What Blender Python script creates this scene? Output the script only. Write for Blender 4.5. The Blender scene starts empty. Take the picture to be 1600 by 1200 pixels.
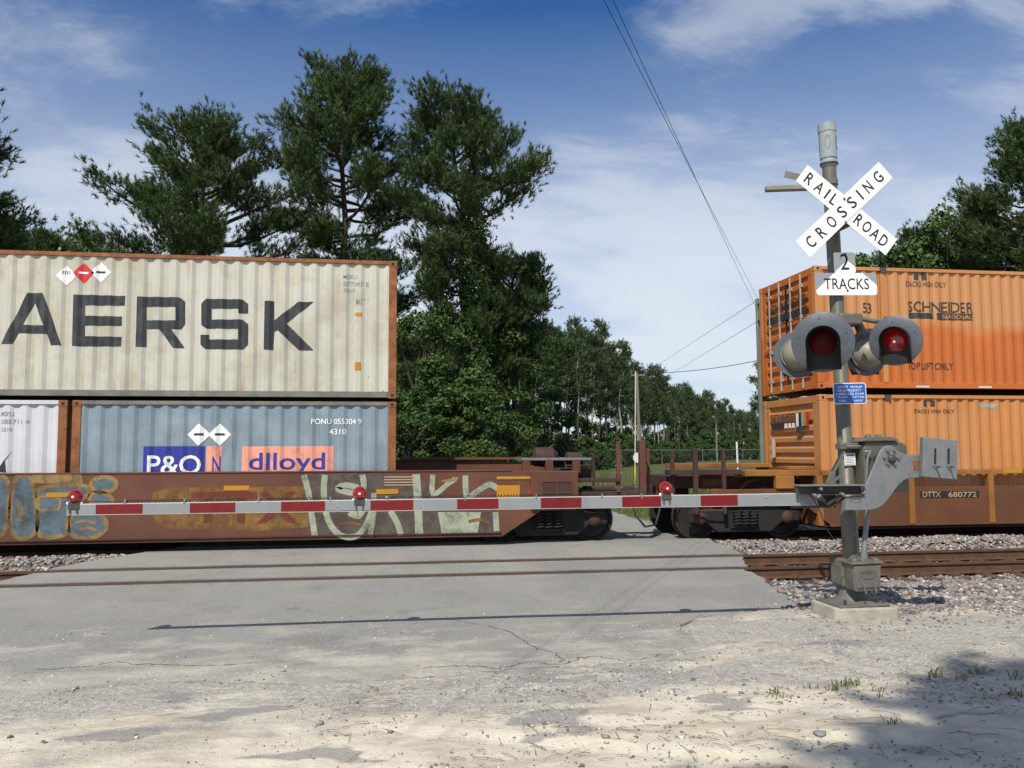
import bpy, bmesh, math, random
import numpy as np
from mathutils import Vector, Matrix
from mathutils.geometry import delaunay_2d_cdt
R = math.radians
scene = bpy.context.scene
col = scene.collection

CLX, CLY = 0.0, 0.0
# ------------------------------------------------------------------ camera, sky, sun, exposure
CAM_Z, F, YAW, PITCH, ROLL = 1.746, 1343.9, .1503, .0797, .0041
cd = bpy.data.cameras.new('camera'); cam = bpy.data.objects.new('camera', cd); col.objects.link(cam)
cd.sensor_width = 36; cd.lens = F/1600*36; cd.clip_end = 6000; cd.clip_start = .05
fw = Vector((math.sin(YAW)*math.cos(PITCH), math.cos(YAW)*math.cos(PITCH), math.sin(PITCH)))
rt = Vector((math.cos(YAW), -math.sin(YAW), 0)); up = rt.cross(fw)
rt2 = rt*math.cos(ROLL) - up*math.sin(ROLL); up2 = up*math.cos(ROLL) + rt*math.sin(ROLL)
mw = Matrix((rt2, up2, -fw)).transposed().to_4x4(); mw.translation = (0, 0, CAM_Z)
cam.matrix_world = mw
scene.camera = cam
scene.render.resolution_x, scene.render.resolution_y = 1024, 768

LD = Vector((.505, .953, -1.25)).normalized()            # the way the sunlight travels
elev = math.asin(-LD.z); az = math.atan2(-LD.x, -LD.y)   # compass angle of the sun from +Y towards +X
sl = bpy.data.lights.new('sun', 'SUN'); sl.energy = 4.9; sl.angle = R(.53); sl.color = (1, .945, .845)
so = bpy.data.objects.new('sun', sl); col.objects.link(so)
so.rotation_euler = LD.to_track_quat('-Z', 'Y').to_euler(); so.location = (-10, -12, 30)
wd = bpy.data.worlds.new('World'); scene.world = wd; wd.use_nodes = True
wn = wd.node_tree; wn.nodes.clear()
def N(t, typ, **kw):
    n = t.nodes.new(typ)
    for k, v in kw.items():
        if k.startswith('i_'):
            n.inputs[int(k[2:]) if k[2:].isdigit() else k[2:].replace('_', ' ')].default_value = v
        else: setattr(n, k, v)
    return n
def link(t, a, b): t.links.new(a, b)
def math_(t, op, a, b=None, c=None, clamp=False):
    n = t.nodes.new('ShaderNodeMath'); n.operation = op; n.use_clamp = clamp
    for i, x in enumerate((a, b, c)):
        if x is None: continue
        if isinstance(x, (int, float)): n.inputs[i].default_value = x
        else: t.links.new(x, n.inputs[i])
    return n.outputs[0]
def ramp(t, fac, stops, mode='LINEAR'):
    n = t.nodes.new('ShaderNodeValToRGB'); n.color_ramp.interpolation = mode
    el = n.color_ramp.elements
    while len(el) < len(stops): el.new(.5)
    for e, (p, c) in zip(el, stops):
        e.position = p; e.color = (c, c, c, 1) if isinstance(c, (int, float)) else (*c, 1)
    t.links.new(fac, n.inputs[0]); return n.outputs[0]
def mix(t, fac, a, b, mode='MIX'):
    n = t.nodes.new('ShaderNodeMix'); n.data_type = 'RGBA'; n.blend_type = mode
    for i, x in ((0, fac), (6, a), (7, b)):
        if isinstance(x, (int, float)): n.inputs[i].default_value = x
        elif isinstance(x, tuple): n.inputs[i].default_value = (*x, 1)
        else: t.links.new(x, n.inputs[i])
    return n.outputs[2]
sky = N(wn, 'ShaderNodeTexSky', sky_type='NISHITA', sun_disc=False, sun_elevation=elev, sun_rotation=az,
        air_density=1.0, dust_density=.6, ozone_density=2.5, altitude=10)
tc = N(wn, 'ShaderNodeTexCoord'); sp = N(wn, 'ShaderNodeSeparateXYZ'); link(wn, tc.outputs['Generated'], sp.inputs[0])
den = math_(wn, 'ADD', math_(wn, 'MAXIMUM', sp.outputs[2], 0.0), .16)
cb = N(wn, 'ShaderNodeCombineXYZ'); link(wn, math_(wn, 'DIVIDE', sp.outputs[0], den), cb.inputs[0]); link(wn, math_(wn, 'DIVIDE', sp.outputs[1], den), cb.inputs[1])
mp = N(wn, 'ShaderNodeMapping'); link(wn, cb.outputs[0], mp.inputs[0])
mp.inputs['Rotation'].default_value = (0, 0, R(-35)); mp.inputs['Scale'].default_value = (.8, 1.15, 1); mp.inputs['Location'].default_value = (CLX, CLY, 0)
n1 = N(wn, 'ShaderNodeTexNoise', i_Scale=.95, i_Detail=9.0, i_Roughness=.56, i_Distortion=.35); link(wn, mp.outputs[0], n1.inputs['Vector'])
n2 = N(wn, 'ShaderNodeTexNoise', i_Scale=3.6, i_Detail=9.0, i_Roughness=.66, i_Distortion=.5); link(wn, mp.outputs[0], n2.inputs['Vector'])
cl = math_(wn, 'ADD', n1.outputs[0], math_(wn, 'MULTIPLY', math_(wn, 'SUBTRACT', n2.outputs[0], .5), .30))
cover = ramp(wn, cl, [(.42, 0.0), (.56, .45), (.74, .9)], 'EASE')
low = math_(wn, 'MULTIPLY', ramp(wn, sp.outputs[2], [(0.0, .92), (.16, .90), (.26, .66), (.36, .30), (.47, 0.0)]), ramp(wn, n1.outputs[0], [(.30, .62), (.55, 1.0)]))
fac = math_(wn, 'SUBTRACT', 1.0, math_(wn, 'MULTIPLY', math_(wn, 'SUBTRACT', 1.0, cover), math_(wn, 'SUBTRACT', 1.0, low)))
skyc = mix(wn, 1.0, sky.outputs[0], (.52, 1.04, 1.60), 'MULTIPLY')
colr = mix(wn, math_(wn, 'MULTIPLY', fac, .86), skyc, (12.6, 13.2, 13.7))
bg = N(wn, 'ShaderNodeBackground', i_Strength=.062); link(wn, colr, bg.inputs[0])
wo = N(wn, 'ShaderNodeOutputWorld'); link(wn, bg.outputs[0], wo.inputs[0])
vs = scene.view_settings; vs.view_transform = 'Standard'; vs.look = 'None'; vs.exposure = 0.12; vs.gamma = 1; vs.use_curve_mapping = False

# ------------------------------------------------------------------ from a place in the photograph to a place in the world
def ray(px, py):
    X = px-800; Y = py-600
    x = X*math.cos(ROLL)-Y*math.sin(ROLL); y = X*math.sin(ROLL)+Y*math.cos(ROLL)
    r, u = x/F, -y/F
    d2 = math.cos(PITCH)-u*math.sin(PITCH); z = math.sin(PITCH)+u*math.cos(PITCH)
    return Vector((r*math.cos(YAW)+d2*math.sin(YAW), -r*math.sin(YAW)+d2*math.cos(YAW), z))
def at(px, py, Y):
    v = ray(px, py); t = Y/v.y; return Vector((v.x*t, Y, CAM_Z+v.z*t))
def gnd(px, py, z=0.0):
    v = ray(px, py); t = (z-CAM_Z)/v.z; return Vector((v.x*t, v.y*t, z))

# ------------------------------------------------------------------ materials
MATS = {}
def surf(name, color, rough=.6, metal=0.0, var=.18, vscale=3.0, bump=.0, bscale=40.0, rust=None, dirt=None, streak=None, spec=.5, fine=.0, stretch=(1, 1, 1), wear=0.0):
    """weathered surface. rust=(colour, amount 0-1, scale); streak=(colour, amount, scale): vertical runs; dirt=(colour, amount, scale)"""
    m = bpy.data.materials.new(name); m.use_nodes = True; t = m.node_tree
    b = t.nodes['Principled BSDF']; tc = N(t, 'ShaderNodeTexCoord')
    gp = N(t, 'ShaderNodeNewGeometry')
    P = gp.outputs['Position']
    def noise(sc, det=5.0, rg=.6, vec=None, stretch=(1, 1, 1), off=0.0):
        mpn = N(t, 'ShaderNodeMapping'); link(t, vec or P, mpn.inputs[0]); mpn.inputs['Scale'].default_value = stretch; mpn.inputs['Location'].default_value = (off, off*.7, off*1.3)
        n = N(t, 'ShaderNodeTexNoise', i_Scale=sc, i_Detail=det, i_Roughness=rg); link(t, mpn.outputs[0], n.inputs['Vector']); return n.outputs[0]
    c = color
    lo = tuple(x*(1-var) for x in color); hi = tuple(min(1, x*(1+var*.7)) for x in color)
    cc = ramp(t, noise(vscale, stretch=stretch), [(.3, lo), (.7, hi)])
    if fine:
        f = noise(bscale*2, 3.0); cc = mix(t, fine, cc, ramp(t, f, [(.35, tuple(x*.45 for x in color)), (.65, tuple(min(1, x*1.5) for x in color))]))
    if dirt:
        k = ramp(t, noise(dirt[2], 6.0, .65, off=3.3), [(.62-.3*dirt[1], 0.0), (.86-.3*dirt[1], 1.0)]); cc = mix(t, math_(t, 'MULTIPLY', k, .8), cc, dirt[0])
    if streak:
        k = ramp(t, noise(streak[2], 5.0, .6, stretch=(1, 1, .07), off=7.1), [(.70-.28*streak[1], 0.0), (.84-.2*streak[1], 1.0)])
        k2 = ramp(t, noise(streak[2]*.5, 3.0, .5, off=1.1), [(.40, 0.0), (.62, 1.0)])
        cc = mix(t, math_(t, 'MULTIPLY', math_(t, 'MULTIPLY', k, k2), .75), cc, streak[0])
    if rust:
        k = ramp(t, noise(rust[2], 8.0, .7, off=5.7), [(.72-.3*rust[1], 0.0), (.78-.3*rust[1], 1.0)]); cc = mix(t, math_(t, 'MULTIPLY', k, .9), cc, rust[0])
    link(t, cc, b.inputs['Base Color'])
    b.inputs['Metallic'].default_value = metal; b.inputs['Specular IOR Level'].default_value = spec
    rr = ramp(t, noise(vscale*2.3, off=2.0), [(.3, max(.05, rough-.1)), (.7, min(1, rough+.1))]); link(t, rr, b.inputs['Roughness'])
    if bump:
        bp = N(t, 'ShaderNodeBump', i_Strength=min(1, bump), i_Distance=.01); link(t, noise(bscale, 5.0), bp.inputs['Height']); link(t, bp.outputs[0], b.inputs['Normal'])
    if wear:
        k = ramp(t, math_(t, 'ADD', math_(t, 'MULTIPLY', noise(5.0, 9.0, .72, off=8.8), .75), math_(t, 'MULTIPLY', noise(2.0, 4.0, .6, stretch=(1, 1, .15), off=6.1), .25)), [(.60-.22*wear, 0.0), (.74-.18*wear, .35+.6*wear)])
        ms = N(t, 'ShaderNodeMixShader'); tb = N(t, 'ShaderNodeBsdfTransparent'); link(t, k, ms.inputs[0]); link(t, b.outputs[0], ms.inputs[1]); link(t, tb.outputs[0], ms.inputs[2]); link(t, ms.outputs[0], t.nodes['Material Output'].inputs[0])
    MATS[name] = m; return m
RUST = (.13, .042, .014); DRUST = (.06, .022, .010)
surf('maersk_white', (.455, .445, .375), .55, var=.08, vscale=1.2, bump=.15, bscale=6, streak=((.27, .145, .06), .66, 3.6), rust=(RUST, .20, 4.0), dirt=((.33, .29, .20), .55, 1.6))
surf('pale_white', (.52, .52, .56), .55, var=.08, vscale=1.2, streak=((.36, .3, .24), .4, 4.0), dirt=((.4, .4, .4), .3, 1.5))
surf('container_blue', (.175, .225, .265), .6, var=.12, vscale=1.5, bump=.15, bscale=6, streak=((.10, .12, .13), .6, 3.4), rust=(RUST, .16, 3.5), dirt=((.26, .32, .36), .5, 1.2))
surf('container_rust', (.23, .082, .026), .8, var=.4, vscale=5, rust=((.10, .035, .012), .5, 9), bump=.3, bscale=60)
surf('grey_rail', (.16, .15, .13), .7, var=.3, vscale=4, rust=(RUST, .2, 5))
surf('box_orange', (.45, .18, .05), .5, var=.10, vscale=.8, bump=.1, bscale=5, dirt=((.42, .215, .10), .55, .5), rust=((.30, .10, .03), .10, 6), streak=((.33, .115, .034), .4, 4))
surf('box_orange_deep', (.43, .115, .016), .5, var=.12, vscale=1, dirt=((.38, .14, .045), .35, .8), streak=((.36, .10, .02), .4, 4))
m = surf('box_orange_top', (.42, .105, .014), .5, var=.12, vscale=1, streak=((.34, .09, .015), .4, 4)); t = m.node_tree; b = t.nodes['Principled BSDF']; old = b.inputs['Base Color'].links[0].from_socket
P_ = N(t, 'ShaderNodeNewGeometry').outputs['Position']; s_ = N(t, 'ShaderNodeSeparateXYZ'); link(t, P_, s_.inputs[0]); nz_ = N(t, 'ShaderNodeTexNoise', i_Scale=.7, i_Detail=6.0, i_Roughness=.6); link(t, P_, nz_.inputs['Vector'])
k_ = math_(t, 'ADD', math_(t, 'MULTIPLY', math_(t, 'SUBTRACT', s_.outputs[2], 4.15), 1.3), math_(t, 'SUBTRACT', nz_.outputs[0], .5))
link(t, mix(t, ramp(t, k_, [(.0, 0.0), (.35, 1.0)]), old, (.43, .195, .07)), b.inputs['Base Color'])      # sun-bleached paint above, fresher paint below
surf('lock_rod', (.36, .30, .25), .55, metal=.2, var=.25, vscale=8)
surf('car_brown', (.10, .034, .018), .75, var=.22, vscale=.9, bump=.2, bscale=30, streak=((.07, .026, .015), .6, 2.2), dirt=((.145, .055, .032), .5, .7))
surf('car_brown_dark', (.05, .021, .015), .8, var=.35, vscale=3, bump=.3, bscale=30)
surf('car_yellow', (.28, .115, .016), .65, var=.22, vscale=1.2, bump=.2, bscale=30, dirt=((.14, .052, .016), .65, 1.3), streak=((.17, .06, .02), .55, 2.5))
surf('car_yellow_dirty', (.12, .042, .013), .75, var=.25, vscale=1.2, bump=.2, bscale=30, dirt=((.08, .03, .013), .6, 1.1), streak=((.19, .075, .018), .5, 2.5))
surf('under_black', (.012, .011, .010), .85, var=.4, vscale=5)
surf('wheel_steel', (.022, .018, .016), .7, metal=.3, var=.4, vscale=6)
surf('rail_side', (.088, .043, .021), .85, var=.3, vscale=6, bump=.3, bscale=50, rust=((.08, .03, .014), .5, 14))
surf('rail_top', (.085, .055, .04), .5, metal=.4, var=.2, vscale=5)
surf('tie_wood', (.075, .045, .028), .95, var=.4, vscale=7, bump=.6, bscale=30)
surf('mast_paint', (.135, .128, .10), .45, metal=.25, var=.16, vscale=4, streak=((.09, .08, .052), .6, 9), dirt=((.095, .105, .055), .35, 3), bump=.08, bscale=60)
surf('cast_grey', (.135, .13, .11), .6, metal=.15, var=.2, vscale=6, bump=.3, bscale=70, dirt=((.085, .075, .055), .4, 7))
surf('galv', (.20, .21, .215), .5, metal=.35, var=.14, vscale=9, bump=.12, bscale=90, dirt=((.15, .15, .15), .45, 8))
surf('dark_steel', (.055, .055, .05), .6, metal=.2, var=.3, vscale=8)
surf('bell_grey', (.26, .30, .315), .45, var=.08, vscale=5)
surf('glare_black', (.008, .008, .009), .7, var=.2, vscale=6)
surf('disc_grey', (.075, .085, .105), .5, var=.14, vscale=6, dirt=((.11, .12, .14), .4, 4))
surf('lamp_cream', (.21, .195, .15), .5, var=.12, vscale=6, dirt=((.28, .25, .17), .4, 6))
surf('sign_white', (.80, .80, .78), .45, var=.03, vscale=4, dirt=((.7, .69, .64), .25, 5))
surf('sign_black', (.014, .014, .016), .5, var=.2, vscale=8)
surf('sign_blue', (.018, .10, .40), .4, var=.06, vscale=5)
surf('sticker_white', (.75, .75, .70), .5, var=.05)
surf('arm_white', (.225, .24, .25), .4, var=.05, vscale=3, dirt=((.19, .20, .20), .35, 5))
surf('arm_edge', (.50, .49, .44), .5, var=.06)
surf('arm_red', (.15, .002, .005), .4, var=.07, vscale=4, dirt=((.21, .008, .010), .3, 6))
surf('cable_black', (.012, .012, .013), .6, var=.2)
surf('concrete', (.36, .335, .27), .9, var=.2, vscale=6, bump=.5, bscale=45, dirt=((.22, .19, .13), .5, 5))
surf('asphalt', (.212, .207, .188), .92, var=.16, vscale=.8, bump=1.0, bscale=42, fine=.8, dirt=((.27, .25, .21), .60, .8), rust=((.115, .11, .105), .25, 1.6))
m = MATS['asphalt']; t = m.node_tree; b = t.nodes['Principled BSDF']; old = b.inputs['Base Color'].links[0].from_socket      # sand blown and tracked over the near end of the road, pale wheel paths
P_ = N(t, 'ShaderNodeNewGeometry').outputs['Position']; s_ = N(t, 'ShaderNodeSeparateXYZ'); link(t, P_, s_.inputs[0])
def an(sc, det, st): mq = N(t, 'ShaderNodeMapping'); link(t, P_, mq.inputs[0]); mq.inputs['Scale'].default_value = st; q = N(t, 'ShaderNodeTexNoise', i_Scale=sc, i_Detail=det, i_Roughness=.68); link(t, mq.outputs[0], q.inputs['Vector']); return q.outputs[0]
g1 = math_(t, 'ADD', an(1.3, 9.0, (1, 1.6, 1)), math_(t, 'MULTIPLY', math_(t, 'SUBTRACT', 8.6, s_.outputs[1]), .085, clamp=False))
c1 = mix(t, math_(t, 'MULTIPLY', ramp(t, g1, [(.50, 0.0), (.70, .95)]), ramp(t, an(28, 5.0, (1, 1, 1)), [(.36, .45), (.58, 1.0)])), old, (.47, .43, .35))
c2 = mix(t, ramp(t, an(.55, 6.0, (1.6, .5, 1)), [(.40, 0.0), (.68, .42)]), c1, (.30, .29, .265))
c3 = mix(t, ramp(t, an(.8, 7.0, (1, 1, 1)), [(.58, 0.0), (.70, .5)]), c2, (.12, .117, .11))
link(t, c3, b.inputs['Base Color'])
surf('plank_dark', (.075, .066, .056), .9, var=.35, vscale=5, bump=.5, bscale=30, dirt=((.15, .14, .12), .45, 3), stretch=(.3, 1, 1))
surf('crack_dark', (.07, .065, .058), .95, var=.3, wear=.4)
surf('paint_black', (.02, .022, .026), .6, wear=0.25, var=.25, vscale=6, dirt=((.06, .06, .06), .4, 3))
surf('paint_white', (.74, .74, .72), .6, wear=0.2, var=.08)
surf('paint_navy', (.022, .035, .26), .5, wear=0.3, var=.12, vscale=4)
surf('paint_pink', (.72, .30, .21), .55, wear=0.4, var=.10, vscale=4, dirt=((.58, .25, .19), .35, 3))
surf('paint_red', (.50, .02, .02), .5, var=.1)
surf('paint_faded_red', (.16, .022, .018), .7, wear=0.75, var=.2, vscale=3)
surf('paint_faded_gold', (.20, .10, .022), .7, wear=0.7, var=.25, vscale=2)
surf('paint_amber', (.42, .19, .008), .5, wear=0.15, var=.08)
surf('spray_pale', (.30, .325, .235), .7, wear=0.6, var=.16, vscale=3)
surf('spray_grey', (.085, .065, .055), .75, wear=0.7, var=.2, vscale=2)
surf('spray_blue', (.085, .125, .15), .7, wear=0.55, var=.2, vscale=1.6)
surf('spray_gold', (.26, .165, .058), .7, wear=0.7, var=.2, vscale=2)
surf('bark', (.062, .046, .036), .95, var=.4, vscale=4, bump=.8, bscale=14, stretch=(1, 1, .25))
surf('bark_grey', (.27, .24, .205), .95, var=.35, vscale=3, bump=.6, bscale=14, stretch=(1, 1, .25))
surf('pole_wood', (.19, .165, .13), .9, var=.25, vscale=4, stretch=(1, 1, .1))
surf('pole_green', (.15, .16, .125), .8, var=.15, vscale=2)
surf('fence_steel', (.13, .14, .14), .6, metal=.3)
surf('marker_yellow', (.65, .48, .03), .5); surf('dish_white', (.68, .68, .66), .5, var=.05)
surf('stick', (.20, .13, .08), .9, var=.4, vscale=20)
def foliage(name, dark, light, trans=.12):
    m = bpy.data.materials.new(name); m.use_nodes = True; t = m.node_tree; b = t.nodes['Principled BSDF']
    a = N(t, 'ShaderNodeAttribute', attribute_name='tint')
    link(t, ramp(t, a.outputs['Fac'], [(0, dark), (1, light)]), b.inputs['Base Color'])
    b.inputs['Roughness'].default_value = .55; b.inputs['Specular IOR Level'].default_value = .3
    tr = N(t, 'ShaderNodeBsdfTranslucent'); link(t, ramp(t, a.outputs['Fac'], [(0, tuple(x*1.3 for x in dark)), (1, tuple(x*1.3 for x in light))]), tr.inputs[0])
    ms = N(t, 'ShaderNodeMixShader', i_Fac=trans); out = t.nodes['Material Output']
    link(t, b.outputs[0], ms.inputs[1]); link(t, tr.outputs[0], ms.inputs[2]); link(t, ms.outputs[0], out.inputs[0])
    MATS[name] = m
foliage('needles', (.020, .044, .012), (.085, .13, .034))
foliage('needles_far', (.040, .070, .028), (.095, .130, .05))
foliage('leaves', (.026, .055, .014), (.085, .145, .03), .2)
foliage('leaves_light', (.07, .11, .035), (.17, .22, .09), .2)
foliage('grass_blades', (.06, .095, .022), (.19, .21, .07), .2)
m = bpy.data.materials.new('red_lens'); m.use_nodes = True; b = m.node_tree.nodes['Principled BSDF']
b.inputs['Base Color'].default_value = (.07, .0015, .003, 1); b.inputs['Roughness'].default_value = .4; b.inputs['Specular IOR Level'].default_value = .15; b.inputs['Coat Weight'].default_value = 0.0; MATS['red_lens'] = m
m = bpy.data.materials.new('red_lens_lit'); m.use_nodes = True; t = m.node_tree; b = t.nodes['Principled BSDF']
b.inputs['Base Color'].default_value = (.15, .002, .005, 1); b.inputs['Roughness'].default_value = .15; b.inputs['Coat Weight'].default_value = .5
b.inputs['Emission Color'].default_value = (1, .015, .02, 1); b.inputs['Emission Strength'].default_value = .05; MATS['red_lens_lit'] = m
m = bpy.data.materials.new('lamp_filament'); m.use_nodes = True; b = m.node_tree.nodes['Principled BSDF']
b.inputs['Emission Color'].default_value = (1, .12, .06, 1); b.inputs['Emission Strength'].default_value = 3.0; MATS['lamp_filament'] = m
def stone_mat(name, stops, sat=1.0):
    m = bpy.data.materials.new(name); m.use_nodes = True; t = m.node_tree; b = t.nodes['Principled BSDF']
    a = N(t, 'ShaderNodeAttribute', attribute_name='tint'); link(t, ramp(t, a.outputs['Fac'], stops), b.inputs['Base Color']); b.inputs['Roughness'].default_value = .9; MATS[name] = m
stone_mat('ballast_stone', [(0, (.07, .068, .07)), (.3, (.17, .165, .16)), (.55, (.27, .235, .205)), (.75, (.235, .155, .12)), (.9, (.33, .31, .28)), (1, (.48, .46, .43))])
stone_mat('pebble', [(0, (.10, .10, .11)), (.5, (.25, .245, .24)), (.8, (.40, .37, .32)), (1, (.62, .59, .53))])

# ground: pale sand, grey gravel and worn asphalt lying in patches
def ground_material():
    m = bpy.data.materials.new('sandy_ground'); m.use_nodes = True; t = m.node_tree; b = t.nodes['Principled BSDF']
    P = N(t, 'ShaderNodeNewGeometry').outputs['Position']
    def noise(sc, det=6.0, rg=.6, st=(1, 1, 1), off=0.0, dist=0.0):
        mpn = N(t, 'ShaderNodeMapping'); link(t, P, mpn.inputs[0]); mpn.inputs['Scale'].default_value = st; mpn.inputs['Location'].default_value = (off, off*1.7, 0)
        n = N(t, 'ShaderNodeTexNoise', i_Scale=sc, i_Detail=det, i_Roughness=rg, i_Distortion=dist); link(t, mpn.outputs[0], n.inputs['Vector']); return n.outputs[0]
    s = N(t, 'ShaderNodeSeparateXYZ'); link(t, P, s.inputs[0])
    big = noise(.62, 7.0, .62, (1, 1.7, 1), 2.2, .4)
    sand = ramp(t, noise(3.0, 8.0, .7), [(.25, (.44, .385, .295)), (.55, (.60, .54, .43)), (.8, (.67, .62, .515))])
    sand = mix(t, ramp(t, noise(1.1, 6.0, .6, (1, 2.5, 1), 9.0), [(.52, 0.0), (.66, .55)]), sand, (.30, .235, .165))
    speck = noise(85, 3.0, .7)
    gravel = ramp(t, speck, [(.30, (.07, .07, .072)), (.45, (.20, .20, .195)), (.58, (.31, .30, .28)), (.70, (.60, .58, .53))])
    # more grey gravel close to the road, more sand towards the near verge
    gz_ = ramp(t, s.outputs[1], [(0.0, 0.0), (1.0, 1.0)])
    yy = math_(t, 'MULTIPLY', math_(t, 'SUBTRACT', s.outputs[1], 5.9), .20)
    k = ramp(t, math_(t, 'ADD', big, math_(t, 'MINIMUM', math_(t, 'MAXIMUM', yy, -.14), .14)), [(.47, 0.0), (.60, .85)])
    k = math_(t, 'MULTIPLY', k, ramp(t, noise(22, 4.0, .7, off=4.0), [(.34, .35), (.56, 1.0)]))
    c = mix(t, k, sand, gravel)
    patch = ramp(t, noise(.8, 4.0, .55, (1, 2.2, 1), 14.3), [(.60, 0.0), (.63, .75)])
    c = mix(t, patch, c, ramp(t, noise(70, 3.0), [(.3, (.15, .145, .14)), (.7, (.29, .28, .27))]))
    # far off: grass and weeds beyond the tracks
    far = math_(t, 'MULTIPLY', ramp(t, math_(t, 'MULTIPLY', math_(t, 'SUBTRACT', s.outputs[1], 20.5), .4, clamp=True), [(0, 0.0), (1, 1.0)]), 1.0)
    grass = ramp(t, noise(.9, 8.0, .7), [(.3, (.035, .06, .014)), (.7, (.10, .12, .035))])
    c = mix(t, far, c, grass)
    trk = math_(t, 'MULTIPLY', math_(t, 'MULTIPLY', math_(t, 'SUBTRACT', math_(t, 'ADD', s.outputs[1], math_(t, 'MULTIPLY', math_(t, 'SUBTRACT', noise(1.3, 5.0), .5), 2.2)), 9.5), 1.5, clamp=True), math_(t, 'SUBTRACT', 1.0, far))
    stone = ramp(t, noise(26, 3.0, .6), [(.32, (.07, .06, .055)), (.5, (.23, .20, .18)), (.68, (.42, .38, .34))])
    c = mix(t, trk, c, stone)
    link(t, c, b.inputs['Base Color']); b.inputs['Roughness'].default_value = .95; b.inputs['Specular IOR Level'].default_value = .2
    h = math_(t, 'ADD', math_(t, 'MULTIPLY', noise(60, 4.0, .7), .5), math_(t, 'MULTIPLY', noise(9, 6.0, .65), 1.2))
    bp = N(t, 'ShaderNodeBump', i_Strength=.9, i_Distance=.02); link(t, h, bp.inputs['Height']); link(t, bp.outputs[0], b.inputs['Normal'])
    MATS['sandy_ground'] = m
ground_material()

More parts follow.
